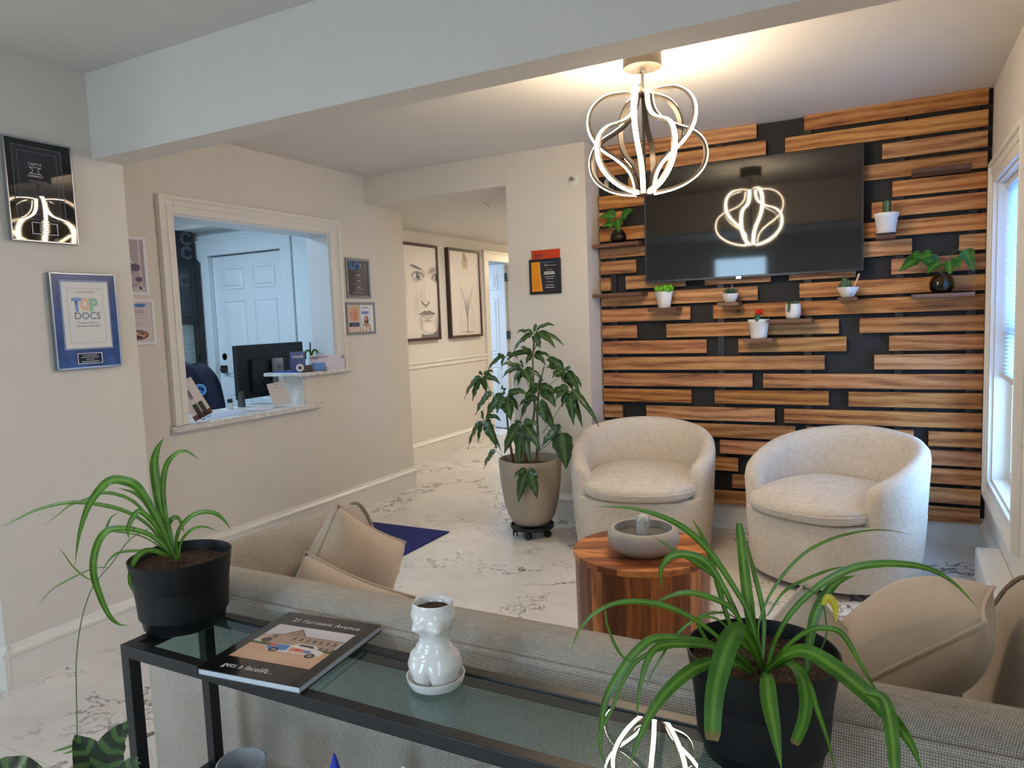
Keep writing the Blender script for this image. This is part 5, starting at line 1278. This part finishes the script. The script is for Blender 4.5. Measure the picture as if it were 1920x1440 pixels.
# lower shelf things, only their tops show
sp = at_y(452, 1428, .955); zt = SZ
o = thing('shell_bowl', 'pale grey ceramic pot on the lower glass shelf, only its rim showing', 'pot', (sp.x, .955, zt+.0002)); hh_ = sp.z-zt
mk('bowl', B().lathe([(.03, 0), (.036, .01), (.046, hh_*.6), (.050, hh_), (.046, hh_+.002), (.040, hh_*.6), (.001, .012)], 30, cap1=False, fn=lambda a, z: 1+.03*math.sin(3*a)), plain('glazed grey', (168, 174, 182), .2), o, True)
sp = at_y(626, 1409, .955); M_crys = plain('blue violet iridescent glass', (40, 70, 220), .08, Transmission_Weight=.25)
o = thing('crystal_pyramid', 'blue and violet pointed crystal on the lower glass shelf', 'ornament', (sp.x, .955, zt+.0002)); hh_ = sp.z-zt
b = B().add([(-.055, -.02, 0), (.055, -.02, 0), (.055, .02, 0), (-.055, .02, 0), (0, -.004, hh_), (0, .004, hh_)], [(0, 3, 2, 1), (0, 1, 4), (1, 2, 5, 4), (2, 3, 5), (3, 0, 4, 5)])
mk('crystal', b, M_crys, o, bevel=.004); 
mk('inner_face', B().add([(-.03, -.0202, .02), (.03, -.0202, .02), (0, -.0085, hh_*.82)], [(0, 1, 2)]), plain('deep blue glass', (16, 40, 130), .1), o)
sp = at_y(757, 1436, .955)
o = thing('white_figurine', 'white rounded ornament on the lower glass shelf, just its top showing', 'ornament', (sp.x, .955, zt+.0002)); hh_ = sp.z-zt
mk('figurine', B().lathe([(.02, 0), (.028, .03), (.018, hh_*.6), (.013, hh_*.85), (.008, hh_*.97), (.001, hh_)], 24, cap1=False), M_ceramic, o, True)

# blue mat
m0, m1, m2 = at_z(831, 996, .006), at_z(725.5, 1059, .006), at_z(699.5, 980, .006)
bx = B().box((-3.35, 3.13, .0005), (-2.50, 3.785, .008)); o = mk('floor_mat', bx, M_mat, bevel=.002); tag(o, 'blue carpet mat on the marble floor beyond the sofa arm', 'mat')
# ================================================================ pendant lamp
PC = (-.926, 3.016); ZT, ZB = 2.272, 1.855
pl = thing('pendant_lamp', 'glowing globe pendant lamp of curved light bands', 'lamp', (PC[0], PC[1], 0))
mk('canopy', B().lathe([(.078, 2.372), (.080, 2.376), (.080, CZ-.0005)], 44), M_nickel, pl, True)
mk('stem', B().lathe([(.006, ZB+.0), (.006, 2.372)], 14), M_nickel, pl, True)
b = B().tube([(0, 0, 2.37), (.008, -.004, 2.36), (.002, 0, 2.35)], .003, 6).lathe([(.012, 2.355), (.012, 2.372)], 16); mk('swivel', b, M_chrome, pl)
mk('hub', B().lathe([(.034, ZT-.012), (.036, ZT-.004), (.034, ZT+.002), (.012, ZT+.006)], 30), M_nickel, pl, True); mk('hub', B().lathe([(.040, ZB-.004), (.042, ZB+.003), (.038, ZB+.009)], 30), M_nickel, pl, True)
PU = [(.034, .0), (.055, -.008), (.10, -.008), (.155, .015), (.20, .085), (.228, .19), (.232, .32), (.213, .44), (.172, .55), (.125, .63), (.085, .71), (.058, .80), (.045, .90), (.042, .995)]
PL = [(.038, .0), (.040, .07), (.048, .15), (.066, .22), (.098, .28), (.145, .33), (.20, .38), (.242, .46), (.262, .57), (.258, .70), (.23, .81), (.18, .90), (.12, .96), (.042, 1.0)]
fa = math.atan2(-PC[1], -PC[0])    # towards the camera
def band(prof, phi):
    pts = cr([(r_, 0, ZT-(ZT-ZB)*z) for r_, z in prof], 6); c, s = math.cos(fa+phi), math.sin(fa+phi); tan = Vector((-s, c, 0)); m, g = [], []; wd, th = .0112, .011
    n = len(pts)
    for i, p in enumerate(pts):
        T = (pts[min(i+1, n-1)]-pts[max(i-1, 0)]).normalized(); N2 = Vector((-T.z, 0, T.x))   # outward in the profile plane
        if N2.x < 0 and abs(T.z) > .05: pass
        P = Vector((p.x*c, p.x*s, p.z)); N = Vector((N2.x*c, N2.x*s, N2.z))
        if i == 0: N0 = N; 
        m.append([P+tan*wd-N*th, P-tan*wd-N*th, P-tan*wd, P+tan*wd]); g.append([P+tan*wd*.88+N*.0002-N*.001, P-tan*wd*.88+N*.0002-N*.001, P-tan*wd*.7+N*.0035, P+tan*wd*.7+N*.0035])
    o = mk('light_band', B().loft(m), M_nickel, pl, True, angle=50); mk('diffuser', B().loft(g), M_led, o, True, angle=50)
off = R_(-9)
for k in range(5): band(PU, off+2*PI*k/5); band(PL, off+2*PI*k/5+PI/5)

# ================================================================ big umbrella tree
PB = at_z(990, 1002, 0.0); PX, PY = -1.975, 3.93
ut = thing('umbrella_tree', 'tall umbrella plant in a large taupe stone planter', 'plant', (0, 0, 0))
pz = .075; ph = .415
pr = [(.085, 0), (.115, .012), (.145, .06), (.168, .14), (.186, .26), (.196, ph-.012), (.194, ph), (.180, ph), (.178, ph-.02), (.172, ph-.06)]
mk('pot', B().lathe(pr, 56, cap1=False), M_planter, ut, True, loc=(PX, PY, pz), angle=60)
mk('soil', B().lathe([(.174, 0), (.1, .006), (.001, .01)], 30, cap0=False, cap1=False), M_soil, ut, loc=(PX, PY, pz+ph-.055))
cd = thing('plant_caddy', 'black round plant caddy on casters under the taupe planter', 'plant caddy', (PX, PY, 0))
mk('tray', B().lathe([(.128, .050), (.135, .053), (.137, .074), (.130, .074), (.128, .058), (.001, .057)], 40, cap1=False).lathe([(.001, .050), (.128, .050)], 40, cap0=False, cap1=False), M_black, cd, True)
for k in range(5):
    a = -1.35+2*PI*k/5; x, y = .108*math.cos(a), .108*math.sin(a)
    b = B(); 
    for s in (-1, 1): b.lathe([(.020, -.005), (.022, 0), (.020, .005)], 18, (0, 0, s*.011))
    c_ = mk('caster', b, M_black, cd, loc=(x, y, .0222), rot=(PI/2, 0, k*1.3)); mk('fork', B().lathe([(.010, 0), (.008, .030)], 10), M_black, c_, rot=(-PI/2, 0, 0), loc=(0, .0, 0))
def cpx(x, y): return 840+x/3.272, 580+y/3.272     # from the close-up
tops = []
base = Vector((PX, PY, pz+ph-.05))
stems = [  # px path from soil to crown nodes in close-up units, y offset
    ([(490, 960), (500, 800), (530, 620), (525, 480), (520, 290), (530, 160)], .0),
    ([(405, 960), (380, 820), (365, 700), (350, 540)], -.06),
    ([(540, 950), (552, 800), (548, 640), (560, 480), (590, 350)], .06),
    ([(480, 955), (470, 860), (470, 760), (450, 700)], -.10)]
for pts, dy in stems:
    q = [at_y(*cpx(x, y), PY+dy*min(1, i/2)) for i, (x, y) in enumerate(pts)]; q[0].z = base.z; m = cr(q, 5)
    mk('trunk', B().tube(m, [.0095-.006*i/len(m) for i in range(len(m))], 8), M_bark, ut, True)
clusters = [
    ((530, 150), .0, [((420, 150), 24), ((655, 102), 24), ((545, 95), 26), ((465, 205), 26), ((565, 240), 46), ((660, 240), 36), ((712, 222), 26), ((398, 268), 30)], (530, 300)),
    ((520, 280), .05, [((370, 300), 34), ((480, 340), 32), ((600, 345), 34), ((630, 300), 24), ((445, 240), 26), ((555, 225), 28), ((345, 330), 26)], (525, 480)),
    ((350, 290), .02, [((265, 350), 30), ((240, 385), 28), ((330, 365), 28), ((430, 300), 28), ((300, 290), 22)], (520, 430)),
    ((460, 368), -.06, [((332, 345), 26), ((330, 425), 40), ((405, 455), 44), ((430, 470), 40), ((515, 470), 48), ((585, 440), 30), ((450, 315), 22)], (530, 560)),
    ((212, 412), -.02, [((100, 550), 50), ((150, 562), 62), ((235, 515), 48), ((320, 460), 34), ((195, 385), 22), ((280, 385), 24)], (330, 600)),
    ((280, 512), -.08, [((168, 650), 62)], (350, 560)),
    ((355, 535), -.12, [((235, 660), 78), ((385, 680), 80), ((300, 640), 50), ((430, 620), 50), ((330, 480), 40), ((480, 520), 48)], (380, 800)),
    ((718, 385), .02, [((602, 310), 50), ((640, 420), 54), ((822, 478), 34), ((812, 525), 34), ((765, 500), 58), ((700, 445), 34), ((752, 365), 24), ((600, 360), 44)], (560, 500)),
    ((560, 480), -.04, [((470, 560), 44), ((660, 600), 62), ((580, 420), 22), ((655, 520), 44), ((500, 480), 40), ((610, 490), 38), ((440, 690), 60)], (545, 660)),
    ((745, 500), -.05, [((640, 520), 54), ((770, 710), 62), ((825, 725), 36), ((865, 620), 40), ((928, 722), 32), ((700, 600), 54), ((660, 560), 46)], (580, 760)),
    ((215, 682), -.08, [((120, 860), 54), ((185, 820), 40), ((300, 850), 68), ((215, 632), 28), ((325, 685), 34), ((330, 880), 26)], (400, 740)),
    ((452, 702), -.14, [((345, 885), 68), ((435, 965), 74), ((500, 935), 56), ((568, 870), 56), ((560, 720), 36), ((410, 700), 30)], (470, 820)),
    ((550, 560), -.10, [((655, 760), 60), ((600, 700), 66), ((430, 600), 40), ((500, 555), 30)], (545, 700)),
    ((692, 742), -.24, [((575, 845), 66), ((725, 978), 116), ((640, 735), 40)], (560, 870)),
    ((492, 985), -.21, [((405, 1040), 36), ((432, 1182), 66), ((548, 1160), 70), ((552, 1060), 34)], (520, 900)),
    ((298, 870), -.12, [((218, 980), 52), ((290, 820), 20)], (400, 930))]
rr = random.Random(21)
for (nx, ny), dy, tips, att in clusters:
    N0 = at_y(*cpx(nx, ny), PY+dy); b = B()
    for (tx, ty), w in tips:
        d2 = rr.uniform(-.07, .05); T0 = at_y(*cpx(tx, ty), PY+dy+d2-.02); L = (T0-N0).length; side = (T0-N0)
        mid_ = (N0*.52+T0*.48)+Vector((0, -.01, .10*L+.06*abs(side.x))); st = N0+(mid_-N0)*.16
        # thin leaflet stalk then the blade
        leaf_strip(b, [st, (st+mid_)/2+Vector((0, 0, .012)), mid_, (mid_+T0)/2+Vector((0, 0, .012)), T0], w/1008*1.18, 5, prof='oval', fold=.16, wave=.05, V=Vector((.2+rr.uniform(-.35, .35), 1, -.45+rr.uniform(-.3, .2))))
        b.tube([N0, st], .0013, 5)
    mk('leaf_cluster', b, M_scheff, ut, True, angle=80)
    A0 = at_y(*cpx(*att), PY+dy*.4); md = (N0+A0)/2+Vector((0, 0, -.01)); mk('leaf_stalk', B().tube(cr([A0, md, N0], 5), .0019, 6), M_stem, ut, True)

# ================================================================ spider plants
def blackpot(parent, x, y, z, h=.152, r0=.082, r1=.104):
    pr = [(r0-.006, 0), (r0, .005), (r1-.001, h-.004), (r1, h), (r1-.003, h+.001), (r1-.005, h-.004), (r0+.008, .03)]
    mk('pot', B().lathe(pr, 56, cap1=False), M_blackpot, parent, True, loc=(x, y, z), angle=50)
    b = B(); rp = random.Random(2); vs, fs = [], []; n = 30
    for i in range(9):
        for k in range(n): a = 2*PI*k/n; rad = (r1-.008)*(1-i/8); vs.append((rad*math.cos(a), rad*math.sin(a), rp.uniform(-.003, .004)))
    for i in range(8):
        for k in range(n): a, c = i*n+k, i*n+(k+1) % n; fs.append((a, c, c+n, a+n))
    mk('soil', b.add(vs, fs), M_soil, parent, True, loc=(x, y, z+h-.022))
LX, LY = -1.352, .995; RXX, RYY = -.158, 1.022
ZP = TZ+.0008
sl_ = thing('spider_plant', 'spider plant in a black pot at the left end of the console table', 'plant', (0, 0, 0), 0, 'spider plants on the console table'); blackpot(sl_, LX, LY, ZP)
def LP(x, y): return x/3.429, 800+y/3.429
def leaves(parent, lst, mapper, k, yb, mat, zb, cx, cy, prof='spider'):
    for it in lst:
        pts, w, y1 = it[0], it[1], it[2]; m = it[3] if len(it) > 3 else mat; pf = it[4] if len(it) > 4 else prof; y0 = it[5] if len(it) > 5 else yb
        P = []
        for i, (x, y) in enumerate(pts): t = i/(len(pts)-1); P.append(at_y(*mapper(x, y), y0+(y1-y0)*(t**.8)))
        b = B(); leaf_strip(b, P, w*k, 6, prof=pf, fold=.22); mk('leaf', b, m, parent, True, angle=80)
kL = 1/3.429/895; yb = LY-.002
LL = [([(1130, 860), (1085, 680), (1030, 500), (992, 260), (1010, 150), (1055, 70)], 62, LY+.01),
      ([(1135, 850), (1090, 700), (1050, 450), (1060, 280), (1110, 190), (1190, 155), (1280, 210)], 36, LY+.02),
      ([(1130, 860), (1040, 650), (960, 500), (880, 385), (790, 345), (700, 350), (620, 430), (560, 530), (510, 690), (480, 895)], 62, LY-.09),
      ([(1130, 860), (1000, 650), (870, 490), (740, 432), (640, 430), (560, 465), (450, 505), (380, 560), (270, 645)], 26, LY+.08),
      ([(1110, 830), (960, 640), (820, 550), (640, 500), (440, 488), (250, 530), (120, 590), (-20, 660)], 30, LY-.02),
      ([(1100, 800), (1020, 640), (940, 490), (860, 425), (755, 393)], 34, LY+.10),
      ([(1130, 860), (1000, 720), (880, 665), (740, 655), (665, 690), (615, 790), (600, 930), (640, 1080), (700, 1210), (760, 1268), (825, 1278)], 48, LY-.13),
      ([(1100, 800), (1010, 650), (905, 545), (850, 590), (822, 660), (830, 725)], 38, LY-.06), ([(1120, 850), (1020, 800), (930, 800), (865, 860), (832, 980), (860, 1082)], 38, LY-.115),
      ([(1100, 840), (980, 805), (860, 798), (760, 812), (700, 860), (650, 935)], 20, LY-.05), ([(1150, 860), (1135, 720), (1180, 620), (1270, 555), (1370, 553), (1440, 600), (1487, 668)], 32, LY-.03),
      ([(1150, 860), (1165, 740), (1230, 665), (1310, 643), (1405, 675)], 20, LY+.02), ([(1120, 800), (1083, 650), (1110, 590), (1150, 592), (1187, 688)], 32, LY+.03), ([(1060, 790), (900, 700), (705, 665), (700, 610), (730, 570), (775, 552)], 15, LY+.04),
      ([(690, 905), (590, 915), (430, 990), (320, 1060), (235, 1168)], 14, LY+.02, M_spider, 'spider', LY-.02), ([(640, 990), (560, 975), (470, 900), (420, 830), (375, 775)], 11, LY+.04, M_spider, 'spider', LY-.02)]
leaves(sl_, LL, LP, kL, yb, M_spider, 0, LX, LY)
st = [(277, 992), (242, 1013), (210, 1056), (187, 1082), (170, 1108), (157, 1146), (148, 1190), (143, 1240), (143, 1290), (144, 1340), (145, 1395)]
mk('runner', B().tube(cr([at_y(u, v, LY-.02-.012*i) for i, (u, v) in enumerate(st)], 5), .0011, 6), M_stem, sl_, True)
ye = LY-.14
for pts, w in (([(146, 1395), (125, 1402), (97, 1410)], 7), ([(146, 1397), (135, 1408), (116, 1414)], 6), ([(146, 1396), (150, 1400), (153, 1405)], 4)):
    b = B(); leaf_strip(b, [at_y(u, v, ye) for u, v in pts], w/960, 5, fold=.2); mk('leaf', b, M_spider, sl_, True)

sr_ = thing('spider_plant', 'large spider plant in a black pot at the right end of the console table', 'plant', (0, 0, 0), 0, 'spider plants on the console table'); blackpot(sr_, RXX, RYY, ZP)
def RA(x, y): return 1040+x/2.88, 940+y/2.88
def RB(x, y): return 1400+x/2.881, 940+y/2.881
kR = 1/2.88/1370; yb = RYY-.02
LA = [([(1120, 930), (1060, 640), (960, 450), (830, 265), (700, 145), (560, 75), (400, 35), (225, 28)], 38, RYY+.02),
      ([(1100, 860), (960, 690), (890, 480), (835, 280), (785, 165), (740, 90)], 32, RYY+.05), ([(1090, 860), (980, 600), (890, 430), (760, 330), (650, 265), (528, 185)], 30, RYY+.06),
      ([(1110, 920), (1065, 680), (1030, 420), (996, 118)], 66, RYY+.01, M_spider, 'blunt'), ([(1120, 900), (1128, 620), (1070, 360), (1030, 190)], 28, RYY+.03),
      ([(1110, 940), (960, 800), (790, 660), (640, 580), (490, 543), (340, 548), (220, 600), (130, 700), (85, 822)], 32, RYY-.10), ([(1090, 860), (980, 610), (870, 530), (720, 493), (600, 520), (508, 578)], 34, RYY-.02),
      ([(1090, 840), (930, 500), (820, 330), (700, 285), (615, 305), (572, 380), (585, 485)], 48, RYY+.02), ([(420, 870), (360, 830), (310, 740), (278, 640), (272, 528)], 16, RYY-.12, M_spider, 'spider', RYY-.10),
      ([(1100, 930), (870, 780), (700, 742), (540, 740), (440, 810), (350, 930), (280, 1060), (256, 1180), (246, 1330), (290, 1445)], 50, RYY-.15), ([(1080, 920), (830, 780), (620, 785), (460, 850), (370, 970), (310, 1120), (240, 1260), (155, 1440)], 24, RYY-.17),
      ([(1060, 880), (880, 790), (720, 770), (570, 780), (505, 850), (462, 1000), (440, 1215)], 44, RYY-.13), ([(1110, 960), (990, 880), (860, 868), (750, 905), (640, 990), (540, 1110), (460, 1270), (390, 1460)], 66, RYY-.20),
      ([(1120, 900), (1060, 760), (1000, 695), (945, 750), (895, 900), (862, 1060), (850, 1292)], 112, RYY-.19, M_spiderd, 'blunt'), ([(1125, 980), (1145, 950), (1158, 1080), (1190, 1250), (1225, 1450)], 78, RYY-.19, M_spider, 'spider', RYY-.09),
      ([(1060, 880), (900, 650), (760, 640), (640, 740), (580, 835), (520, 935), (488, 1025)], 16, RYY-.08), ([(1090, 930), (960, 860), (860, 800), (770, 640), (900, 600), (1000, 640)], 22, RYY+.02)]
leaves(sr_, LA, RA, kR, yb, M_spider, 0, RXX, RYY)
LB = [([(95, 930), (62, 700), (100, 560), (180, 420), (300, 290), (440, 210), (600, 165), (740, 155), (900, 180)], 17, RYY+.03), ([(100, 930), (160, 740), (250, 590), (400, 450), (560, 365), (700, 338), (860, 340), (1000, 370), (1130, 450), (1252, 580)], 40, RYY-.03),
      ([(320, 975), (335, 800), (368, 620), (430, 500), (500, 430), (587, 400)], 54, RYY+.0, M_spider, 'spider', RYY-.04), ([(100, 940), (200, 800), (330, 700), (440, 685), (520, 720), (600, 850), (680, 990), (745, 1090)], 30, RYY-.12),
      ([(90, 930), (200, 835), (320, 808), (480, 900), (640, 1030), (780, 1170), (880, 1300), (950, 1460)], 82, RYY-.21), ([(150, 900), (220, 868), (290, 930), (320, 1050), (308, 1180), (258, 1312)], 68, RYY-.17, M_spiderd, 'blunt'),
      ([(140, 900), (240, 870), (330, 970), (380, 1120), (440, 1300), (480, 1460)], 26, RYY-.19), ([(640, 1030), (740, 1070), (785, 1260), (800, 1460)], 64, RYY-.19, M_spider, 'blunt', RYY-.17),
      ([(110, 620), (200, 490), (300, 430), (450, 370), (565, 350)], 18, RYY+.03, M_spider, 'spider', RYY-.01), ([(410, 560), (440, 520), (478, 570), (482, 665)], 42, RYY-.06, M_yellow, 'spider', RYY-.05)]
leaves(sr_, LB, RB, kR, yb, M_spider, 0, RXX, RYY)
mk('runner', B().tube(cr([at_y(*RB(x, y), RYY-.04) for x, y in ((300, 980), (420, 760), (425, 620), (390, 520), (300, 455))], 5), .0012, 6), M_stem, sr_, True)

# ================================================================ calathea, lower left corner
CY = .76
cz = at_y(190, 1440, CY); cx = cz.x-.02
ca = thing('calathea', 'dark striped calathea plant on the floor left of the console table', 'plant', (0, 0, 0))
mk('pot', B().lathe([(.07, 0), (.075, .004), (.095, .17), (.10, .18), (.095, .18), (.088, .15), (.001, .15)], 36, cap1=False), M_planter, ca, True, loc=(cx, CY, 0))
for pts, w, dy in (([(175, 1620), (185, 1500), (172, 1430), (140, 1378)], .062, .0), ([(195, 1620), (190, 1480), (205, 1410), (240, 1352)], .058, .02), ([(150, 1620), (100, 1520), (30, 1452), (-30, 1440)], .07, -.05), ([(200, 1620), (225, 1500), (245, 1450), (262, 1432)], .05, -.03), ([(180, 1620), (160, 1540), (130, 1480), (80, 1470)], .06, -.08)):
    P = [at_y(u, v, CY+dy*(i/3)) for i, (u, v) in enumerate(pts)]; P[0] = Vector((cx, CY, .16)); b = B(); leaf_strip(b, P[1:], w, 8, prof='oval', fold=.2, wave=.05); l_ = mk('leaf', b, M_cal, ca, True, angle=80)
    mk('leaf_stalk', B().tube(cr([P[0], (P[0]+P[1])/2+Vector((0, 0, .01)), P[1]], 5), .003, 6), M_stem, ca, True)

# ================================================================ light
def area(name, loc, rot, sx, sy, e, col, spread=PI):
    l = bpy.data.lights.new(name, 'AREA'); l.shape = 'RECTANGLE'; l.size = sx; l.size_y = sy; l.energy = e; l.color = col; l.spread = spread
    o = bpy.data.objects.new(name, l); COL.objects.link(o); o.location = loc; o.rotation_euler = rot; return o
SKY = (.56, .74, 1.0)
for (a, c, za, zc) in FH: area('daylight', ((a+c)/2, -2.72, (za+zc)/2), (PI/2, 0, 0), c-a, zc-za, 40, (.62, .79, 1.0))
area('daylight', (-4.80, -1.0, 1.45), (0, -PI/2, 0), 1.39, 1.6, 14, (.74, .85, 1.0))  # unseen left window, added to put bluish light on the pilaster's near face
area('daylight', (XR+.25, -1.35, 1.45), (0, PI/2, 0), 1.39, 1.3, 14, (.80, .92, 1.0))  # unseen right window, added to brighten the near room
area('daylight', (XR+.30, (WY0+WY1)/2, (WZ0+WZ1)/2), (0, PI/2, 0), WZ1-WZ0, WY1-WY0, 31, (.38, .62, 1.0))
area('office_light', (-5.0, 3.0, CZ-.02), (0, 0, 0), .9, .6, 34, (.56, .78, 1.0))
area('side_room_light', (-5.3, 7.0, HZ-.02), (0, 0, 0), .5, .5, 28, (.55, .74, 1.0))
l = bpy.data.lights.new('hall_downlight', 'POINT'); l.energy = 30; l.color = (1, .78, .5); l.shadow_soft_size = .06; o = bpy.data.objects.new('hall_downlight', l); COL.objects.link(o); o.location = (-3.3, 9.3, HZ-.12)
l = bpy.data.lights.new('near_room_fill', 'AREA'); l.shape = 'DISK'; l.size = .3; l.energy = 10; l.color = (1, .92, .82); o = bpy.data.objects.new('near_room_fill', l); COL.objects.link(o); o.location = (-2.0, -.9, CZ-.01)  # added fill behind the camera, no fixture seen there
area('hall_fill', (-2.75, 6.2, HZ-.012), (0, 0, 0), .3, .3, 16, (1, .93, .84))  # added neutral fill that lifts the hallway pictures, no lamp seen
wd = bpy.data.worlds.new('sky'); SC.world = wd; wd.use_nodes = True; nt = wd.node_tree; bg = nt.nodes['Background']; sk = nt.nodes.new('ShaderNodeTexSky'); sk.sky_type = 'NISHITA'; sk.sun_elevation = R_(35); sk.sun_disc = False; nt.links.new(sk.outputs[0], bg.inputs[0]); bg.inputs[1].default_value = .25
SC.view_settings.view_transform = 'Standard'; SC.view_settings.look = 'None'; SC.view_settings.gamma = 1; SC.view_settings.exposure = 0.50; SC.view_settings.use_curve_mapping = False
SC.cycles.use_denoising = True; SC.cycles.use_adaptive_sampling = True; SC.cycles.adaptive_threshold = .02; SC.cycles.max_bounces = 8; SC.cycles.diffuse_bounces = 4; SC.cycles.glossy_bounces = 3; SC.cycles.transmission_bounces = 8; SC.cycles.transparent_max_bounces = 16; SC.cycles.sample_clamp_indirect = 8; SC.cycles.caustics_reflective = False; SC.cycles.caustics_refractive = False
